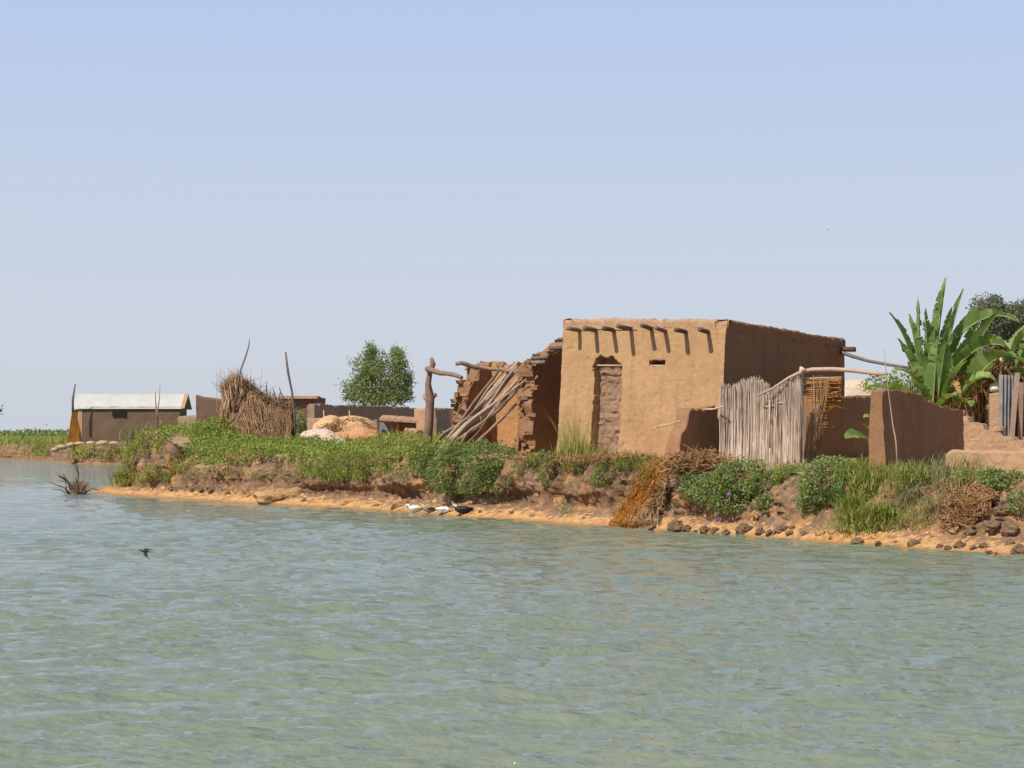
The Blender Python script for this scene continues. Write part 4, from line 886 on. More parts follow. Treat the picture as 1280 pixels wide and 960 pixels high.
bush('leafy_bush', [(755, 592, 14, 14, .08, .2, None), (745, 602, 8, 8, .08, .15, None)], 'cover', 'small fresh green weed on the bank face below the blocked doorway', dens=.8, leaf=.055)
bush('leafy_bush', [(925, 598, 40, 25, .2, .4, None), (895, 612, 34, 21, .18, .35, None), (955, 605, 26, 18, .12, .3, None), (915, 628, 30, 13, .12, .25, None), (960, 628, 20, 9, .1, .2, None)], 'bush', 'wide green bush on the bank directly below the reed fence', dens=1.5)
bush('leafy_bush', [(866, 603, 18, 13, .1, .25, None), (858, 616, 12, 10, .1, .2, None)], 'bush', 'greyish green weed between the orange vines and the wide bush', dens=.8, leaf=.055)
bush('leafy_bush', [(1035, 600, 38, 28, .2, .4, None), (1022, 624, 28, 22, .18, .35, None), (1055, 618, 16, 18, .1, .3, None), (1048, 585, 24, 13, .1, .3, None), (1060, 600, 18, 22, .15, .3, None)], 'bush', 'round green bush on the bank left of the hanging grass', dens=1.5)
bush('leafy_bush', [(1262, 602, 26, 14, .12, .3, None), (1240, 596, 18, 10, .1, .3, None), (1272, 628, 16, 14, .1, .25, None)], 'bush', 'green leafy bush at the right photo edge in front of the low wall', dens=1.3)
bush('leafy_bush', [(170, 572, 18, 20, .1, .5, None), (186, 552, 20, 14, 0, .6, 66.5), (160, 595, 14, 14, .1, .4, None), (205, 545, 18, 8, 0, .5, 67), (190, 590, 12, 10, .1, .3, None)], 'grass', 'scrubby grass bush on the left tip of the bank', dens=.7, leaf=.08)

bush('leafy_bush', [(985, 592, 20, 10, .1, .25, None), (975, 600, 12, 8, .1, .2, None)], 'cover', 'low green weeds on the bank under the right end of the reed fence', dens=1.0, leaf=.055)
bush('leafy_bush', [(1140, 596, 22, 9, .1, .25, None), (1160, 590, 14, 7, .1, .2, None)], 'cover', 'low green weeds on the bank in front of the thick brown wall', dens=1.0, leaf=.05)
bush('leafy_bush', [(1215, 596, 24, 9, .1, .25, None), (1200, 590, 12, 6, .1, .2, None)], 'grass', 'yellow green weeds directly above the brown dry roots', dens=1.0, leaf=.05)
bush('leafy_bush', [(722, 582, 18, 7, .06, .2, None), (790, 580, 22, 6, .06, .2, None)], 'cover', 'low fringe of green weeds on the bank edge below the house front', dens=.8, leaf=.05)
# grass tufts: each clump is a plant
def tuft(name, spots, mt, label, n, H, w=.012, spread=.3, leanf=.35, cat='grass clump', droop=.5, group=None, onface=True):
    mb = MB(); B = []; NN = []
    for (px_, py_) in spots:
        h_, nn = hit(px_, py_) if onface else (at(px_, py_, 60), UP)
        if h_ is None: continue
        k_ = n//len(spots); B.append(np.array(h_)+rng.normal(size=(k_, 3))*[spread, spread*.6, spread*.35]-[0, 0, .04])
    if not B: return
    B = np.concatenate(B); n2 = len(B); Hh = H*rng.uniform(.45, 1.1, n2); ln_ = rng.normal(size=(n2, 2))*leanf*Hh[:, None]+[[0, -.12*H]]
    blades(mb, B, Hh, ln_, w, droop=droop)
    o = mb.build(name, M[mt], None, False); return props(o, label, cat, group, None if len(spots) == 1 else 'stuff')
tuft('grass_clump', [(1085, 600), (1092, 615), (1080, 630), (1088, 645), (1075, 650), (1100, 640), (1095, 655), (1070, 635)], 'grass', 'yellow green grass hanging down the bank to the sand', 4200, .30, .011, .17, .5, droop=.95)
tuft('grass_clump', [(1075, 588), (1090, 590), (1105, 595)], 'grass', 'dense grass at the foot of the sunlit wall end', 1600, .25, .01, .2)
tuft('grass_clump', [(1130, 592), (1145, 588), (1150, 600), (1125, 605)], 'grass', 'grass on the bank edge below the thin stick', 900, .22, .008, .22)
tuft('grass_clump', [(1180, 590), (1200, 585), (1220, 588), (1235, 583), (1195, 598), (1215, 600)], 'palegrass', 'pale dry grass growing against the low mud block wall', 1700, .28, .008, .25)
tuft('grass_clump', [(1150, 620), (1165, 612), (1175, 628), (1140, 632), (1160, 640), (1130, 620)], 'palegrass', 'pale straggly grass spilling over the bank left of the brown roots', 850, .34, .007, .2, .7, droop=.9)
tuft('grass_clump', [(1120, 640), (1140, 648), (1160, 655), (1125, 655)], 'grass', 'short green grass low on the bank above the sand', 600, .2, .008, .2, .6, droop=.8)
tuft('grass_clump', [(163, 565), (160, 582), (170, 555), (178, 548), (158, 600)], 'palegrass', 'silvery long grass on the outer left tip of the bank', 1700, .62, .014, .22, .35, droop=.6)
tuft('grass_clump', [(150, 607), (165, 603), (185, 600), (210, 597)], 'grass', 'short yellow grass just above the sand at the left tip', 900, .28, .012, .22, .5)
tuft('grass_clump', [(230, 590), (222, 580), (238, 583)], 'grass', 'small grass patch hanging under the earth hollow at the left tip', 700, .26, .01, .2, .5, droop=.9)
tuft('grass_clump', [(715, 574), (722, 574)], 'grass', 'tall thin green grass standing in front of the house left of the doorway', 130, 1.3, .009, .16, .26, droop=.25)
tuft('grass_clump', [(735, 574), (745, 575), (700, 574)], 'grass', 'medium grass at the foot of the blocked doorway', 200, .55, .009, .18, .35, droop=.4)
tuft('grass_clump', [(692, 566), (690, 560)], 'grass', 'few tall feathery stems at the left corner of the mud house', 60, 1.2, .010, .10, .25, droop=.3)
tuft('grass_clump', [(800, 576), (812, 578), (790, 577)], 'cover', 'low green grass along the base of the house front', 800, .13, .008, .2)
tuft('grass_clump', [(782, 576)], 'palegrass', 'single spiky grass clump at the foot of the plain house wall', 34, .42, .010, .05, .35)
tuft('grass_clump', [(640, 600), (655, 585), (628, 612)], 'palegrass', 'sparse weeds at the right edge of the largest bush', 500, .25, .008, .15, .5, droop=.7)
tuft('grass_clump', [(705, 637), (711, 641)], 'palegrass', 'tiny dry grass patch on the sand ledge left of the orange vines', 260, .16, .008, .12, .8, droop=.8)
tuft('grass_clump', [(980, 590), (1000, 586)], 'palegrass', 'thin dry grass between the two big bushes', 500, .2, .008, .2, .5)
tuft('grass_clump', [(1184, 565)], 'palegrass', 'single upright grey green blade in front of the thick brown wall', 9, .55, .022, .03, .08, droop=.1)
tuft('grass_clump', [(1088, 662), (1065, 660)], 'grass', 'yellow grass sprawling on the sand below the hanging grass', 700, .16, .009, .28, .9, droop=.8)
tuft('grass_clump', [(385, 584), (395, 592), (412, 590), (425, 597), (440, 592), (455, 592)], 'cover', 'green grass drooping over the bank edge below the heap of nets', 1800, .22, .010, .22, .5, droop=.9)

# hanging vines and roots
def strands(name, top_, bot, n, mt, label, cat, r0=.008, spread=.12, spreadb=.25, ctl=.2, up_=.1, jit=1.2, bow=0):
    """stalks falling from one pixel line to another along the bank face"""
    mb = MB()
    for i in range(n):
        t = random.random(); a_ = [np.interp(t, np.linspace(0, 1, len(top_)), [q[k_] for q in top_]) for k_ in (0, 1)]; b_ = [np.interp(min(1, max(0, t+random.gauss(0, .15))), np.linspace(0, 1, len(bot)), [q[k_] for q in bot]) for k_ in (0, 1)]
        s0 = random.random()**1.3; e1 = min(1, s0+random.uniform(.2, .7)); pts_ = []
        for k_ in range(5):
            u = s0+(e1-s0)*k_/4; x = a_[0]+(b_[0]-a_[0])*u+random.gauss(0, jit)+bow*math.sin(math.pi*u); y = a_[1]+(b_[1]-a_[1])*u+random.gauss(0, jit*.7)
            h_, nn = hit(x, y)
            if h_ is None: continue
            pts_.append(h_+Vector((0, -1, .25))*(random.uniform(.01, .16)+up_*math.sin(math.pi*u)))
        if len(pts_) > 2: mb.tube(pts_, [r0, r0, r0*.8, r0*.7, r0*.4][:len(pts_)], 3, tint=random.random(), cap=False)
    o = mb.build(name, M[mt]); return props(o, label, cat)
strands('hanging_vine', [(814, 574), (834, 570)], [(766, 659), (776, 655), (794, 658)], 850, 'orangevine', 'orange dried vines trailing diagonally down the bank to the water', 'vine', .008, up_=.14, jit=4.6, bow=5)
tuft('grass_clump', [(818, 592), (812, 600), (822, 585), (806, 612)], 'grass', 'yellow green grass growing through the top of the orange vines', 700, .22, .008, .12, .6, droop=.9)
strands('hanging_vine', [(812, 588), (832, 596)], [(780, 655), (818, 655)], 900, 'straw', 'brown dead stems underneath the orange vines', 'vine', .011, up_=.10, jit=4)
strands('hanging_roots', [(1186, 598), (1245, 615)], [(1180, 662), (1226, 640)], 420, 'dry', 'tangle of reddish brown dry roots hanging on the bank at the right', 'roots', .010, up_=.10, jit=5)
strands('hanging_roots', [(176, 585), (184, 583)], [(186, 604), (196, 606)], 24, 'dry', 'few pale bent roots at the left tip of the bank', 'roots', .012, up_=.15)
strands('hanging_roots', [(690, 600), (800, 592)], [(680, 632), (810, 630)], 70, 'dry', 'thin dry roots scattered on the bank below the mud house', 'roots', .006, up_=.02)
def drymat(name, spots, label, mt='dry', n=900, size=.22, spr=(.22, .15, .08)):
    mb = MB()
    for i in range(n):
        px_, py_ = random.choice(spots); h_, nn = hit(px_, py_)
        p = Vector(h_)+Vector((random.gauss(0, spr[0]), random.gauss(0, spr[1]), random.gauss(0, spr[2])+.05)); q = p+Vector((random.gauss(0, 1), random.gauss(0, .6), random.gauss(-.15, .6)))*size; mb.tube([p, (p+q)/2+Vector((0, 0, random.gauss(0, .04))), q], .009, 3, tint=random.random(), cap=False)
    o = mb.build(name, M[mt]); return props(o, label, 'straw')
drymat('straw_heap', [(862, 578), (872, 576), (882, 578), (860, 586)], 'heap of tangled brown straw against the broken low wall', 'dry', 2400, .13, (.2, .15, .06))
drymat('dry_litter', [(742, 576), (760, 575), (775, 577), (790, 576), (805, 576), (815, 574), (828, 574), (700, 577), (720, 578), (670, 576)], 'loose reddish dry litter along the foot of the mud house', 'dry', 2600, .07, (.2, .10, .03))
tuft('bank_grass', [(x_, 579+(x_ % 7)) for x_ in range(640, 1280, 22)]+[(x_, 592+(x_ % 9)) for x_ in range(655, 830, 30)], 'palegrass', 'thin dry grass scattered along the broken edge of the bank', 2600, .13, .007, .22, .7, droop=.8)
tuft('bank_grass', [(x_, 586+(x_ % 11)) for x_ in range(250, 520, 15)], 'cover', 'green grass hanging over the edge of the bank below the creepers', 1300, .16, .010, .22, .6, droop=.95)

# ---- banana plants
def banana_leaf(mb, base, dirn, L, W, arch=.6, torn=.5, fold=.5, tw=0):
    base = Vector(base); d = Vector(dirn).normalized(); side = d.cross(UP); side = side.normalized() if side.length > .05 else Vector((1, 0, 0))
    side = (side*math.cos(tw)+d.cross(side)*math.sin(tw)).normalized()
    torn = min(1, torn+.25); n = 34; p = base.copy(); spine = [p.copy()]; dd_ = d.copy(); up_s = [side.cross(d)]
    for i in range(n):
        dd_ = (dd_+Vector((0, 0, -arch*.055*(i/n)**1.2*2))).normalized(); p = p+dd_*L/n; spine.append(p.copy()); up_s.append(side.cross(dd_).normalized())
    mb.tube(spine[::2], [.034*(L/2)*(1-.8*j/(n/2)) for j in range(len(spine[::2]))], 6, tint=1.0)
    for sgn in (-1, 1):
        i = 4
        while i < n:
            k_ = random.choice([1, 1, 2, 2, 3]) if random.random() < torn else random.choice([4, 6, 9]); j = min(n, i+k_); dr = random.uniform(.0, .5)*torn; fo = fold+random.uniform(-.25, .35)*torn; tt_ = random.random(); V = []
            for m_ in range(i, j+1):
                t = (m_-4)/(n-4); w = W*.47*(math.sin(math.pi*min(.98, t**.75*.93+.05))**.75); w *= random.uniform(.85, 1.03) if torn > .3 else 1
                sp_2 = spine[m_]; fw = (spine[min(n, m_+1)]-spine[max(0, m_-1)]).normalized(); o1 = side*sgn*math.cos(fo)-up_s[m_]*(-math.sin(fo)); 
                mid_ = sp_2+o1*w*.55+fw*w*.18; e_2 = sp_2+o1*w+fw*w*.4-UP*dr*w*.9; V += [tuple(sp_2), tuple(mid_), tuple(e_2)]
            c = (j-i)+1; mb.add(V, [(3*a, 3*a+1, 3*a+4, 3*a+3) for a in range(c-1)]+[(3*a+1, 3*a+2, 3*a+5, 3*a+4) for a in range(c-1)], tint=tt_*.7+.12)
            i = j
def banana(name, x, d, zb, leafs, label, stemh=.8):
    t = thing(name, (wx(x, d), d, zb), label, 'banana plant', 'banana plants behind the thick brown wall')
    return t
bp = banana('banana_plant', 1165, 44.0, 1.35, None, 'tall banana plant with torn upright leaves behind the thick brown wall')
mb = MB(); 
for (x, y0, y1, dx, r) in ((1150, 565, 470, -2, .10), (1163, 565, 455, 2, .13), (1178, 560, 460, 4, .12), (1190, 560, 480, 8, .09)):
    mb.tube([at(x, y0, 44.2), at(x+dx*.5, (y0+y1)/2, 44.1), at(x+dx, y1, 44.0)], [r*1.2, r, r*.6], 9, rough=.05)
mb.build('stem', M['bananastem'], bp)
BL_ = [ # base px,py,d -> tip px,py,d , width, arch, torn, fold
    ((1158, 500, 44), (1119, 390, 43.4), .30, .5, .9, .7), ((1150, 495, 44), (1148, 374, 43.8), .30, .2, .9, .9), ((1160, 480, 44), (1157, 388, 43.6), .36, .4, .8, .9),
    ((1166, 470, 44), (1182, 349, 44.0), .45, .15, .8, .75), ((1170, 490, 43.7), (1202, 363, 43.5), .36, .2, .9, .8), ((1175, 470, 44), (1190, 385, 44.2), .45, .1, .3, .5),
    ((1180, 470, 44), (1218, 385, 44.0), .5, .3, .2, .9), ((1178, 440, 44), (1262, 381, 43.2), .55, .9, .3, .85), ((1182, 470, 43.6), (1243, 415, 43), .6, .6, .3, .9),
    ((1186, 470, 43.5), (1254, 418, 42.6), .62, .9, .35, .9), ((1160, 500, 43.8), (1122, 452, 43.2), .5, .9, .9, .5), ((1168, 495, 44.4), (1128, 500, 43.5), .45, 1.3, .6, .3),
    ((1172, 500, 43.4), (1182, 430, 43.0), .42, .2, .2, .4), ((1164, 505, 43.5), (1150, 440, 43.2), .5, .2, .5, .6), ((1176, 505, 43.3), (1205, 450, 42.9), .5, .4, .5, .5), ((1166, 505, 43.3), (1172, 425, 43.2), .5, .1, .5, .8),
    ((1185, 500, 43.6), (1220, 470, 43.2), .5, 1.2, .5, .5), ((1160, 510, 43.3), (1140, 470, 42.9), .45, .9, .6, .5), ((1170, 515, 43.2), (1195, 490, 42.8), .5, .9, .3, .5), ((1150, 500, 43.0), (1083, 478, 42.4), .55, .35, .15, .4), ((1162, 500, 43.7), (1170, 395, 43.8), .5, .1, .7, .7), ((1205, 500, 43.4), (1258, 432, 42.4), .75, .8, .3, .7), ((1200, 490, 43.6), (1240, 392, 43.2), .55, .5, .4, .7), ((1195, 505, 43.2), (1236, 462, 42.6), .6, 1.0, .4, .5), ((1190, 510, 43.0), (1212, 500, 42.6), .45, 1.1, .6, .5), ((1155, 510, 43.6), (1128, 425, 43.4), .4, .5, 1, .8), ((1155, 505, 43.6), (1138, 395, 43.5), .4, .3, 1, .8), ((1195, 480, 44.4), (1222, 402, 44.3), .55, .3, .4, .6), ((1180, 480, 44.6), (1205, 398, 44.4), .5, .2, .5, .6), ((1160, 515, 42.9), (1108, 492, 42.6), .4, .8, .2, .4), ((1172, 500, 44.6), (1235, 440, 44.6), .6, .7, .6, .4)]
for i, (a_, b_, W, ar, tn, fo) in enumerate(BL_):
    A0, B0 = at(*a_), at(*b_); v = B0-A0; L = v.length; mb = MB(); v2 = v+UP*ar*L*.28
    banana_leaf(mb, A0, v2, L*(1+.10*ar), W, ar, tn, fo, tw=random.uniform(-.5, .5)); mb.build('leaf', M['banana'], bp)
mb = MB()
for _ in range(420): p = at(random.gauss(1180, 20), random.uniform(470, 520), 43.6); mb.tube([p, p+Vector((random.gauss(0, .12), random.gauss(0, .05), -random.uniform(.2, .6)))], [.02, .006], 4, tint=random.random(), cap=False)
mb.build('dead_leaves', M['dry'], bp)
for (a_, b_, W, ar) in (((1176, 485, 43.5), (1196, 515, 42.9), .3, 1.6), ((1188, 480, 43.6), (1214, 512, 43.0), .35, 1.6)):
    A0, B0 = at(*a_), at(*b_); v = B0-A0; L = v.length; mb = MB(); banana_leaf(mb, A0, v+UP*L*.9, L*1.3, W, ar*1.5, 1, 1.0, tw=random.uniform(-.5, .5)); mb.build('withered_leaf', M['dry'], bp)
lump('flower_bud', at(1148, 494, 43.0), .07, .07, .13, M['bananastem'], 3, .08, 12, parent=bp)
bp2 = banana('banana_plant', 1285, 43, 1.35, None, 'second banana plant cut off by the right photo edge')
mb = MB(); mb.tube([at(1292, 560, 43.3), at(1290, 470, 43.2)], [.13, .08], 9); mb.build('stem', M['bananastem'], bp2)
for (a_, b_, W, ar, tn, fo) in [((1256, 462, 42.6), (1290, 402, 42.8), .5, .3, .2, .9), ((1270, 470, 43), (1300, 400, 43), .6, .5, .5, .5), ((1290, 470, 43), (1262, 440, 42.5), .5, .9, .5, .6), ((1290, 480, 43), (1320, 400, 43), .6, .5, .5, .5), ((1292, 470, 43), (1268, 468, 42.6), .4, .9, .4, .5)]:
    A0, B0 = at(*a_), at(*b_); v = B0-A0; L = v.length; mb = MB(); banana_leaf(mb, A0, v+UP*ar*L*.28, L*1.05, W, ar, tn, fo, tw=random.uniform(-.3, .3)); mb.build('leaf', M['banana'], bp2)
bp3 = banana('banana_plant', 1086, 39.5, 1.3, None, 'young banana plant half hidden behind the sunlit end of the thick wall')
mb = MB(); mb.tube([Vector((wx(1094, 39.6), 39.6, 1.1)), at(1093, 540, 39.6)], [.06, .04], 8); mb.build('stem', M['bananastem'], bp3)
for (a_, b_, W, ar, tn, fo) in [((1094, 555, 39.5), (1058, 540, 38.9), .42, .5, .0, .2), ((1094, 550, 39.6), (1080, 530, 39.3), .3, .3, .0, .4), ((1094, 575, 39.5), (1066, 580, 39), .22, .6, .0, .2), ((1094, 525, 39.7), (1080, 519, 39.6), .2, .6, 0, .3)]:
    A0, B0 = at(*a_), at(*b_); v = B0-A0; L = v.length; mb = MB(); banana_leaf(mb, A0, v+UP*ar*L*.28, L*1.05, W, ar, tn, fo, tw=-.5); mb.build('leaf', M['banana'], bp3)
bush('leafy_bush', [(1105, 482, 26, 12, 0, .5, 47), (1128, 478, 22, 11, 0, .5, 47)], 'cover', 'bright green shrub behind the courtyard wall left of the banana plants', dens=.5, leaf=.09, group=None)
bush('leafy_bush', [(1195, 490, 26, 40, 0, .8, 46.5), (1160, 520, 25, 30, 0, .8, 46.5), (1205, 450, 24, 22, 0, .6, 47)], 'tree', 'dark shaded undergrowth between the banana stems and the straw shelter', dens=.6, leaf=.1)

# ---- trees
def tree(name, x, d, zb, ztop, lobes, mt, label, leaf, n_per, trunk=.2, group=None, bare=0):
    t = thing(name, (wx(x, d), d, zb), label, 'tree', group); base = Vector((wx(x, d), d, zb)); mb = MB(); lf = MB()
    fork = base+UP*(ztop-zb)*.25; mb.tube([base-UP*.2, base.lerp(fork, .5)+Vector((.06, 0, 0)), fork], [trunk, trunk*.85, trunk*.7], 9, rough=.1)
    for (px_, py_, rx, ry, rd, n) in lobes:
        c = at(px_, py_, d)+Vector((0, random.uniform(-1, 1)*rd*.8, 0)); rx *= d/FPX; ry *= d/FPX
        mb.tube(wobble(fork, c, 6, .08), [trunk*.45, trunk*.4, trunk*.3, trunk*.22, trunk*.14, trunk*.06], 6)
        for _ in range(5): q = c+Vector((random.gauss(0, rx*.6), random.gauss(0, rd*.5), random.gauss(0, ry*.6))); mb.tube([fork.lerp(c, .7), q], [trunk*.12, trunk*.03], 4)
        k_ = 34; cc = rng.normal(size=(k_, 3)); cc /= np.linalg.norm(cc, axis=1)[:, None]; cc = cc*(rng.uniform(.3, 1.05, k_)**.6)[:, None]*[rx, rd, ry]+np.array(c)
        m_ = int(n*n_per/k_); C = np.repeat(cc, m_, 0)+rng.normal(size=(k_*m_, 3))*np.array([rx, rd, ry])*.26
        leaves(lf, C, rng.normal(size=C.shape)+[0, 0, -.3], leaf, .45, tint=np.clip(np.repeat(rng.random(k_), m_)*.6+rng.random(k_*m_)*.4, 0, 1))
    mb.build('trunk', M['wood'], t); lf.build('crown', M[mt], t, False); return t
tree('leafy_tree', 470, 128, 1.4, 7, [(466, 452, 13, 18, 1.0, 1), (452, 462, 14, 15, 1.0, 1), (498, 448, 11, 14, 1.0, .9), (484, 466, 20, 18, 1.3, 1.5), (456, 484, 22, 16, 1.3, 1.5), (494, 486, 20, 17, 1.3, 1.4), (438, 488, 12, 12, .9, .7), (474, 495, 30, 12, 1.4, 1.5), (463, 438, 7, 9, .6, .45), (505, 468, 9, 14, .8, .6), (510, 492, 7, 10, .6, .3)], 'tree', 'leafy round green tree behind the long compound wall', .17, 1150, .25)
tree('old_tree', 1245, 58, 1.4, 6, [(1232, 385, 17, 14, .7, 1), (1250, 400, 18, 17, .8, 1.2), (1270, 388, 12, 10, .6, .6), (1235, 410, 14, 16, .7, .9), (1262, 425, 18, 20, .8, 1.2), (1285, 400, 16, 20, .8, .9), (1240, 440, 18, 18, .8, 1), (1280, 440, 16, 20, .8, 1), (1228, 462, 20, 14, .8, .9)], 'darktree', 'grey green tree with small dull leaves behind the banana plants', .085, 2200, .16)
tree('distant_tree', -9, 420, 1.1, 8, [(-9, 512, 11, 9, 1.8, 1), (-16, 508, 10, 10, 1.8, 1)], 'darktree', 'small dark distant tree touching the left photo edge', .5, 700, .3)

# grass on the far bank and the far plain
mb = MB()
P_, Nn = facepts(10, lambda x, y: (x > 0), .2)
farq = GV[Q].mean(1); okf = (farq[:, 1] > 120) & (farq[:, 2] > .25) & (farq[:, 1] < 200); pxf = farq[:, 0]/farq[:, 1]*FPX+640; okf &= (pxf < 330) & (pxf > -200) & ~((pxf > 62) & (pxf < 92) & (farq[:, 2] < 1.2)) & ~((pxf > 55) & (pxf < 185) & (farq[:, 2] > 1.0) & (farq[:, 1] < 141))
idx_ = rng.choice(np.where(okf)[0], 9000); B = farq[idx_]+rng.normal(size=(9000, 3))*[.15, .15, .05]
blades(mb, B, rng.uniform(.15, .5, 9000), rng.normal(size=(9000, 2))*.2, .035, droop=.6)
B = []
d = rng.uniform(150, 420, 16000); p = rng.uniform(-40, 260, 16000); X = wx(p, d); B = np.stack([X, d, np.minimum(gf(X, d), 1.2)], 1); inl = (d > 163-(p*.16)) & ~((p > 80) & (p < 240) & (d < 146)); B = B[inl]
blades(mb, B, rng.uniform(.2, .7, len(B)), rng.normal(size=(len(B), 2))*.25, .07, droop=.6)
stuff(mb, 'far_grass', M['grass'], 'green grass covering the far bank and the plain behind it', 'grass')
mb = MB(); n = 9000; d = rng.uniform(480, 700, n); p = rng.uniform(-100, 330, n); X = wx(p, d); C = np.stack([X, d, 1.1+rng.random(n)**1.5*(1.5+1.1*_n1(p, .05, 3))], 1)
leaves(mb, C, rng.normal(size=C.shape)+[0, 0, .6], .9, .5); stuff(mb, 'far_scrub', M['tree'], 'low hazy line of scrub along the horizon at the left', 'scrub')

# ------------------------------------------------------------------ straw stack
st = thing('straw_stack', (wx(325, 66.5), 66.5, 1.55), 'shaggy brown stack of dry straw and reeds on the bank', 'straw stack')
D0 = 66.6
ridge = [(281, 484), (292, 471), (306, 475), (320, 484), (334, 495), (350, 502), (365, 504)]; foot = [(277, 548), (292, 556), (312, 562), (330, 563), (345, 562), (358, 560), (367, 558)]
def rb(t): 
    xs_ = np.linspace(0, 1, len(ridge)); return (np.interp(t, xs_, [r[0] for r in ridge]), np.interp(t, xs_, [r[1] for r in ridge])), (np.interp(t, xs_, [r[0] for r in foot]), np.interp(t, xs_, [r[1] for r in foot]))
mb = MB(); n_, m_ = 30, 24; V = []
for i in range(n_):
    (rx_, ry_), (fx, fy) = rb(i/(n_-1))
    for j in range(m_):
        a = 2*math.pi*j/m_; rad_ = .62
        for_z = None
    for j in range(m_):
        u = j/(m_-1); s_ = abs(2*u-1); side_ = 1 if u < .5 else -1   # 0 at ridge
        top_ = at(rx_, ry_+6, D0); bo = at(fx, fy, D0); P0 = top_.lerp(bo, s_); P0.y += -side_*.62*(s_**.5); V.append(tuple(P0))
mb.add(mudify(np.array(V), .10, 5, 2.5, .4), _grid(n_, m_)); mb.build('packed_core', M['straw'], st)
mb = MB()
for i in range(5200):
    t = random.random(); (rx_, ry_), (fx, fy) = rb(t); (rx2, ry2), (fx2, fy2) = rb(min(1, max(0, t+random.gauss(-.02, .09))))
    s0 = random.random()**1.2*.85; s1 = min(1.02, s0+random.uniform(.12, .5)); sd = 1 if random.random() < .75 else -1
    hump = .10*math.sin(t*17+s0*5)
    def sp(s_, fx_, fy_): 
        p = at(rx_, ry_, D0).lerp(at(fx_, fy_, D0), s_); p.y -= sd*(.64+hump)*(max(0, s_)**.5)+random.uniform(-.02, .10); return p
    a_, b_ = sp(s0, fx, fy), sp(s1, fx2, fy2); mid_ = (a_+b_)/2+Vector((random.gauss(0, .03), -.03*sd, random.gauss(0, .03)))
    if t > .62: a_ = Vector((a_.x, a_.y, a_.z)); 
    mb.tube([a_, mid_, b_], [.011, .012, .006], 3, tint=random.random()*(.85 if t < .58 else .3)+(.1 if t < .5 else 0), cap=False)  # right end tinted darker: the shade on that side is in the straw colour
for i in range(900):  # messy bits sticking out
    t = random.random()**1.6; (rx_, ry_), _ = rb(t); p = at(rx_+random.gauss(0, 3), ry_+random.uniform(0, 12), D0-random.uniform(0, .4)); q = p+Vector((random.gauss(0, .14), random.gauss(0, .1), random.gauss(.08, .14))); mb.tube([p, q], [.01, .004], 3, tint=random.random(), cap=False)
mb.build('loose_straw', M['straw'], st)
mb = MB()
for i in range(90):
    x = random.gauss(292, 7); p = at(x, random.uniform(488, 530), D0-.45); q = at(x+random.gauss(1, 3)+(x-292)*.15, random.uniform(458, 482), D0-.2); mb.tube([p, q], [.012, .004], 3, tint=random.random()*.6+.3, cap=False)
for (a_, b_) in (((290, 500), (286, 474)), ((297, 498), (295, 462)), ((286, 510), (281, 478)), ((301, 495), (303, 470))): mb.tube(wobble(at(*a_, D0-.6), at(*b_, D0-.3), 5, .03), [.025, .022, .02, .014, .008], 5, tint=.95)
mb.build('upright_reeds', M['straw'], st)
mb = MB()
for (a_, b_) in (((345, 512), (341, 484)), ((347, 512), (351, 487)), ((333, 508), (338, 490)), ((355, 512), (349, 484)), ((330, 505), (334, 476))): mb.tube(wobble(at(*a_, D0-.3), at(*b_, D0-.3), 5, .04), [.035, .03, .025, .018, .01], 5, tint=.2)
mb.build('dead_twigs', M['stick'], st)
def pole(name, pts_, r, mt, label, cat='pole'):
    mb = MB(); mb.tube(pts_, r, 6, rough=.1); o = mb.build(name, M[mt]); return props(o, label, cat)
pole('bent_pole', [at(293, 515, 66), at(297, 480, 66), at(301, 462, 66), at(307, 446, 66), at(311, 432, 66), at(312, 423, 66)], [.04, .035, .03, .028, .02, .012], 'stick', 'slender curved pole rising highest out of the straw stack')
pole('upright_pole', [at(370, 556, 66), at(368, 515, 66), at(365, 490, 66), at(360, 465, 66), at(357, 440, 66)], [.045, .04, .035, .04, .03], 'stick', 'crooked dark pole standing at the right end of the straw stack')
for pts_, lb in (([(197, 545), (196, 520), (199, 500), (200, 480)], 'taller pale forked twig standing on the left tip of the bank'), ([(197, 530), (195, 510), (194, 490)], 'shorter twig standing on the left tip of the bank')):
    pole('bare_twig', [at(x, y, 67) for x, y in pts_], [.03, .025, .018, .01][:len(pts_)], 'wood', lb, 'twig')
bush('dry_shrub', [(372, 526, 9, 12, 0, .4, 69), (376, 536, 7, 9, 0, .4, 69)], 'stone_leaf' if False else 'tree', 'small dark shrub between the straw stack and the heap of nets', dens=.9, leaf=.09)

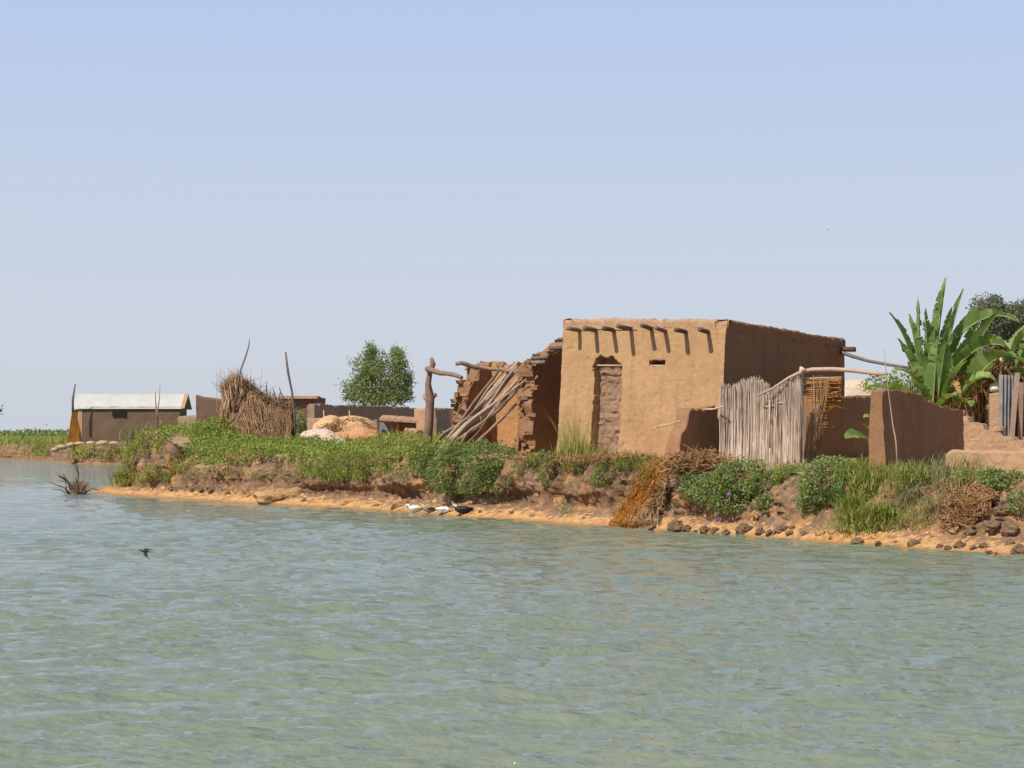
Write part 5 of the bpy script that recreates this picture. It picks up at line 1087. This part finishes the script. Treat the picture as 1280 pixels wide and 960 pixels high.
# ------------------------------------------------------------------ heap of fishing nets
M['net'] = plain('tan_net', (.56, .36, .20), .95, .3, 12, .05); M['net2'] = plain('orange_net', (.50, .27, .13), .95, .3, 14, .05); M['netw'] = plain('white_net', (.56, .43, .34), .9, .22, 9, .1); M['nety'] = plain('yellow_cloth', (.62, .62, .42), .9, .1, 9, .1)
nh = thing('net_heap', (wx(425, 66), 66, 1.5), 'big heap of tan and white fishing nets piled on the grass', 'fishing nets')
for (x, y, rx, ry, rz, mt, sd, am, nm) in ((438, 542, .82, .6, .50, 'net', 1, .3, 'tan_net'), (415, 541, .62, .55, .44, 'net', 2, .35, 'tan_net'), (455, 551, .52, .5, .36, 'net2', 3, .35, 'orange_net'), (428, 553, .4, .4, .3, 'net2', 4, .4, 'orange_net'),
                                 (399, 550, .60, .5, .30, 'netw', 5, .4, 'white_net'), (412, 555, .50, .45, .24, 'netw', 6, .5, 'white_net'), (388, 549, .28, .3, .16, 'netw', 7, .4, 'white_net'), (425, 560, .24, .3, .2, 'nety', 8, .3, 'yellow_cloth')):
    c = at(x, y-5, 65.4-(y-540)*.04); lump(nm, c, rx, ry, rz*.86, M[mt], sd, am*.8, 44, 2.2, parent=nh, rg=.08)
mb = MB()
for i in range(4200):
    th = random.uniform(0, 6.28); p = at(434+math.cos(th)*random.uniform(4, 30), 536-abs(math.sin(th))*random.uniform(2, 13)+random.uniform(-2, 10), 64.85+random.uniform(-.05, .3)); q = p+Vector((random.gauss(0, .16), random.gauss(0, .08), random.gauss(-.04, .07))); mb.tube([p, (p+q)/2+Vector((0, 0, .03)), q], .010, 3, tint=random.random()*.6+.35, cap=False)
mb.build('loose_mesh', M['dry'], nh)
for x in (405, 437):
    pole('net_stake', [at(x, 548, 69), at(x+.5, 530, 69), at(x-.5, 513, 69)], [.03, .025, .015], 'palepole', 'left stake behind the net heap' if x == 405 else 'right stake behind the net heap', 'stake')

# ------------------------------------------------------------------ sandbags along the far shore
M['bag'] = plain('sandbag', (.48, .33, .20), .9, .15, 8, .1)
bag = None; proto = None
for i, (x, y, w) in enumerate([(69, 562.5, .40), (78, 559, .55), (89, 556.5, .5), (100, 554.8, .62), (114, 554.4, .55), (128, 554.2, .7), (143, 554.3, .6), (157, 554.6, .6), (170, 555, .6)]):
    if proto is None: proto = lump('sandbag', (0, 0, 0), .5, .35, .17, M['bag'], 11, .18, 14); b_ = proto
    else: b_ = proto.copy(); col.objects.link(b_)
    P0 = at(x, y, 136.2-(2.0 if i < 2 else 0)); b_.location = P0; b_.scale = (w*1.15, 1, .85+.1*(i % 3)); b_.rotation_euler = (0, .08*math.sin(i*2.1), .2*math.sin(i*1.7))
    props(b_, ['pale sandbag lowest and farthest left on the far shore', 'second sandbag from the left, sloping towards the water', 'sandbag in front of the orange reed mats'][i] if i < 3 else 'pale sandbag in the row along the foot of the tin roofed house', 'sandbag', 'sandbags along the far shore' if i > 2 else None)

# ------------------------------------------------------------------ clods and rocks on the sand
rocks = [(845, 661, 13, 'd'), (858, 663, 9, 'd'), (815, 661, 7, 'd'), (880, 664, 8, 'd'), (893, 664, 6, 'd'), (908, 667, 7, 'd'), (930, 665, 12, 'd'), (950, 667, 10, 'd'), (962, 668, 8, 'd'), (975, 664, 10, 'd'), (988, 668, 7, 'd'), (1005, 668, 6, 'd'), (1025, 668, 7, 't'), (1038, 674, 4, 'd'),
         (1072, 678, 9, 'd'), (1066, 680, 5, 'd'), (1098, 681, 6, 'd'), (1109, 684, 4, 'd'), (1142, 681, 8, 'd'), (1174, 684, 5, 'd'), (1185, 686, 6, 'd'), (1199, 684, 9, 'd'), (1217, 686, 6, 'd'), (1229, 684, 7, 'd'), (1237, 692, 5, 'd'), (1245, 693, 4, 'd'),
         (1262, 680, 8, 'd'), (1195, 664, 10, 't'), (1212, 668, 11, 'd'), (1240, 660, 12, 'd'), (1262, 665, 16, 'd'), (1274, 691, 14, 'd'), (870, 665, 4, 'd'), (805, 660, 4, 'd'), (640, 641, 5, 't'), (665, 645, 4, 't'), (266, 615, 7, 'd'), (252, 613, 5, 'd'), (240, 612, 6, 'd'), (470, 632, 5, 't'), (430, 630, 7, 't'), (492, 636, 5, 'd'), (1250, 640, 9, 'd'), (1225, 640, 7, 't'), (945, 645, 9, 't'), (925, 648, 7, 'd'), (1205, 672, 4, 'd'), (1150, 676, 3, 'd'), (1120, 678, 3, 'd'), (990, 660, 5, 'd'), (700, 645, 3, 't'), (730, 648, 3, 'd'), (600, 640, 3, 'd'), (380, 626, 4, 'd'), (310, 620, 4, 't'), (215, 611, 5, 'd'), (285, 617, 4, 'd')]
protos = {}
for k_, (mt, sd) in enumerate((('stone', 3), ('stone', 9), ('rock', 5), ('rock', 8))):
    protos[k_] = [mt, sd, None]
for i, (x, y, r, c) in enumerate(rocks):
    k_ = (i % 2)+(0 if c == 'd' else 2); h_, nn = hit(x, y)
    if h_ is None or h_.y > 70: continue
    if protos[k_][2] is None: o = lump('mud_clod', (0, 0, 0), 1, 1, 1, M[protos[k_][0]], protos[k_][1], .8, 11, 3.5); protos[k_][2] = o; o.data.polygons.foreach_set('use_smooth', [False]*len(o.data.polygons))
    else: o = protos[k_][2].copy(); col.objects.link(o)
    s_ = r*.72*h_.y/FPX; o.location = h_+Vector((0, 0, s_*.22)); o.scale = (s_*random.uniform(.9, 1.15), s_*random.uniform(.7, 1), s_*random.uniform(.55, .75)); o.rotation_euler = (random.uniform(-.2, .2), random.uniform(-.2, .2), random.uniform(0, 6.28))
    props(o, 'dark dry mud clod lying on the orange sand at the foot of the bank' if c == 'd' else 'tan clod of fallen earth at the foot of the bank', 'clod', 'dark clods on the sand' if c == 'd' else 'tan earth clods')
for (x, y, rx, rz, lb) in ((345, 624, 22, 9, 'large flat orange boulder of earth lying on the sand'), (368, 620, 13, 7, 'smaller orange earth lump beside the large flat boulder'), (500, 632, 10, 6, 'orange earth lump on the ledge just left of the ducks')):
    h_, nn = hit(x, y); s_ = h_.y/FPX; o = lump('earth_block', h_+Vector((0, 0, rz*s_*.3)), rx*s_, rx*s_*.7, rz*s_, M['rock'], x % 17, .4, 24, 2.5); props(o, lb, 'boulder')

# ------------------------------------------------------------------ ducks at the water's edge
M['white'] = plain('white_feathers', (.78, .75, .70), .8, .06, 20); M['black'] = plain('black_feathers', (.03, .028, .028), .6, .3, 20, .3); M['brownf'] = plain('brown_feathers', (.30, .24, .17), .8, .4, 25); M['bill'] = plain('bill', (.5, .2, .08), .6, .1); M['tan_f'] = plain('pale_feathers', (.62, .5, .38), .8, .2, 20)
def duck(px_, py_, face_, label, body, neck, wing, pose=0.0, size=1.0):
    h_, nn = hit(px_, py_); base = Vector(h_); t = thing('duck', base, label, 'duck'); f = Vector((face_, -.15, 0)).normalized(); s_ = size
    def P(a, z, y=0): return base+f*a*s_+UP*z*s_+Vector((0, y*s_, 0))
    hz_2 = .33+pose
    mb = MB(); pts_ = [P(-.27, .15), P(-.20, .14), P(-.08, .13), P(.06, .13), P(.14, .16), P(.18, .22), P(.19, hz_2-.05), P(.21, hz_2), P(.25, hz_2-.005), P(.275, hz_2-.015)]
    mb.tube(pts_, [r*s_ for r in (.012, .05, .10, .095, .07, .042, .034, .045, .036, .012)], 12)
    o = mb.build('body', M[body], t)
    mb = MB(); mb.tube([P(.145, .19), P(.18, .23), P(.19, hz_2-.04), P(.212, hz_2+.005), P(.25, hz_2)], [r*s_ for r in (.058, .047, .039, .050, .038)], 12); mb.build('neck_feathers', M[neck], t)
    mb = MB(); mb.tube([P(.265, hz_2-.01), P(.32, hz_2-.025)], [.018*s_, .010*s_], 6); mb.build('bill', M['bill'], t)
    for sd in (-1, 1):
        mb = MB(); mb.tube([P(.06, .15, sd*.085), P(-.06, .16, sd*.095), P(-.18, .16, sd*.06), P(-.29, .165, sd*.02)], [r*s_ for r in (.02, .05, .035, .008)], 8); mb.build('wing', M[wing], t)
        mb = MB(); mb.tube([P(-.01, .08, sd*.04), P(0, .0, sd*.04), P(.04, -.0, sd*.045)], [.010*s_, .008*s_, .012*s_], 5); mb.build('leg', M['bill'], t)
        mb = MB(); mb.tube([P(.232, hz_2+.018, sd*.034), P(.238, hz_2+.018, sd*.040)], .007*s_, 5); mb.build('eye', M['black'], t)
    return t
duck(518, 641, -1, 'white duck resting farthest left at the water edge', 'white', 'white', 'white', -.10, .8)
duck(536, 641.5, -1, 'brownish duck with pale breast second from the left', 'brownf', 'tan_f', 'black', -.06, .7)
duck(555, 642.5, .5, 'white breasted duck with raised dark head between the other ducks', 'white', 'black', 'white', .03, .78)
duck(578, 643.5, -1, 'large black duck with a pale face, farthest right of the ducks', 'black', 'tan_f', 'black', -.09, .92)

# ------------------------------------------------------------------ dead branch in the water
db = thing('dead_branch', (wx(98, 66.5), 66.5, 0), 'tangle of dead dark branches sticking out of the water off the left tip', 'branch')
mb = MB(); d = 66.6
for pts_, r in (([(98, 613), (97, 600), (98, 592), (96, 585), (95, 579)], .045), ([(92, 613), (86, 604), (80, 598), (74, 595), (69, 590)], .06), ([(88, 612), (80, 609), (70, 606), (60, 602)], .035), ([(90, 610), (84, 600), (79, 594), (81, 592)], .035), ([(100, 612), (102, 604), (104, 596), (106, 589)], .025), ([(102, 613), (108, 606), (111, 603)], .04), ([(96, 612), (95, 602), (94, 594)], .03), ([(85, 613), (76, 612), (65, 611)], .05), ([(104, 613), (114, 610), (124, 613)], .035), ([(84, 612), (82, 603), (76, 600), (72, 601)], .02)):
    P2 = [at(x, y, d+.3*math.sin(i*2+r*90)) for i, (x, y) in enumerate(pts_)]; P2[0] = P2[0]-UP*.15; mb.tube(P2, [r*(1-.75*i/(len(pts_)-1)) for i in range(len(pts_))], 5, rough=.2)
mb.build('branches', M['stick'], db)
mb = MB()
for i in range(220): p = at(max(90, min(107, random.gauss(98, 5))), 613, d+random.gauss(0, .2)); q = p+Vector((random.gauss(0, .1), random.gauss(0, .1), random.uniform(.08, .32))); mb.tube([p-UP*.05, q], [.012, .005], 3, tint=random.random()*.5, cap=False)
mb.build('dead_stalks', M['straw'], db)

# ------------------------------------------------------------------ birds
def bird(c, s_, label, yaw=0.0, name='swallow'):
    c = Vector(c); t = thing(name, c, label, 'bird'); R_ = Matrix.Rotation(yaw, 3, 'Z')
    def P(x, y, z): return c+R_ @ Vector((x, y, z))*s_
    mb = MB(); mb.tube([P(-.12, 0, .02), P(-.10, 0, .022), P(-.065, 0, .012), P(-.02, 0, 0), (P(.04, 0, -.006)), P(.09, .0, -.012), P(.15, .02, -.02)], [.004*s_, .018*s_, .016*s_, .026*s_, .02*s_, .01*s_, .003*s_], 8); mb.build('body', M['black'], t)
    for (tip, kink) in ((P(.17, .10, .02), P(.02, .10, .035)), (P(.13, -.12, -.17), P(.03, -.08, -.09))):
        r0 = P(-.04, 0, .01); r1 = P(.05, 0, -.005); V = [r0, r1, kink+R_ @ Vector((.035, 0, -.02))*s_, kink-R_ @ Vector((.03, 0, -.01))*s_, tip]; V2 = [v+Vector((0, .006, .003)) for v in V]
        mb = MB(); mb.add([tuple(v) for v in V+V2], [(0, 1, 2, 3), (6, 5, 8, 7)], [(3, 2, 4), (8, 7, 9)][:1]+[(7, 8, 9)]); mb.build('wing', M['black'], t)
bird(at(181, 689, 24), .58, 'black swallow flying low over the water at the left')
bird(at(58, 531, 80), .28, 'tiny dark bird far off above the left bank')
bird(at(1035, 287, 60), .2, 'tiny dark bird in the sky above the right side of the house')
bird(at(28, 546, 150), 1.2, 'distant bird standing over the far left grass', name='egret')

# ------------------------------------------------------------------ purple flowers on the bank
M['petal'] = plain('purple_petal', (.45, .16, .42), .7, .3, 30)
for (x, y, lb) in ((899, 652, 'purple flower low on the bank just above the clods'), (909, 621, 'purple flower in the wide bush under the reed fence'), (823, 601, 'pale purple flower beside the orange vines')):
    h_, nn = hit(x, y); c = h_+Vector((0, -.42 if x == 909 else -.12, .06)); mb = MB()
    for k_ in range(26):
        a_ = random.uniform(0, 6.28); r_ = random.uniform(.01, .045); p = c+Vector((math.cos(a_)*r_, random.uniform(-.03, .03), math.sin(a_)*r_*1.2)); mb.tube([c, p], [.004, .012], 4, tint=random.random())
    mb.tube([c-UP*.2, c], [.008, .006], 4); o = mb.build('wild_flower', M['petal']); props(o, lb, 'flower')
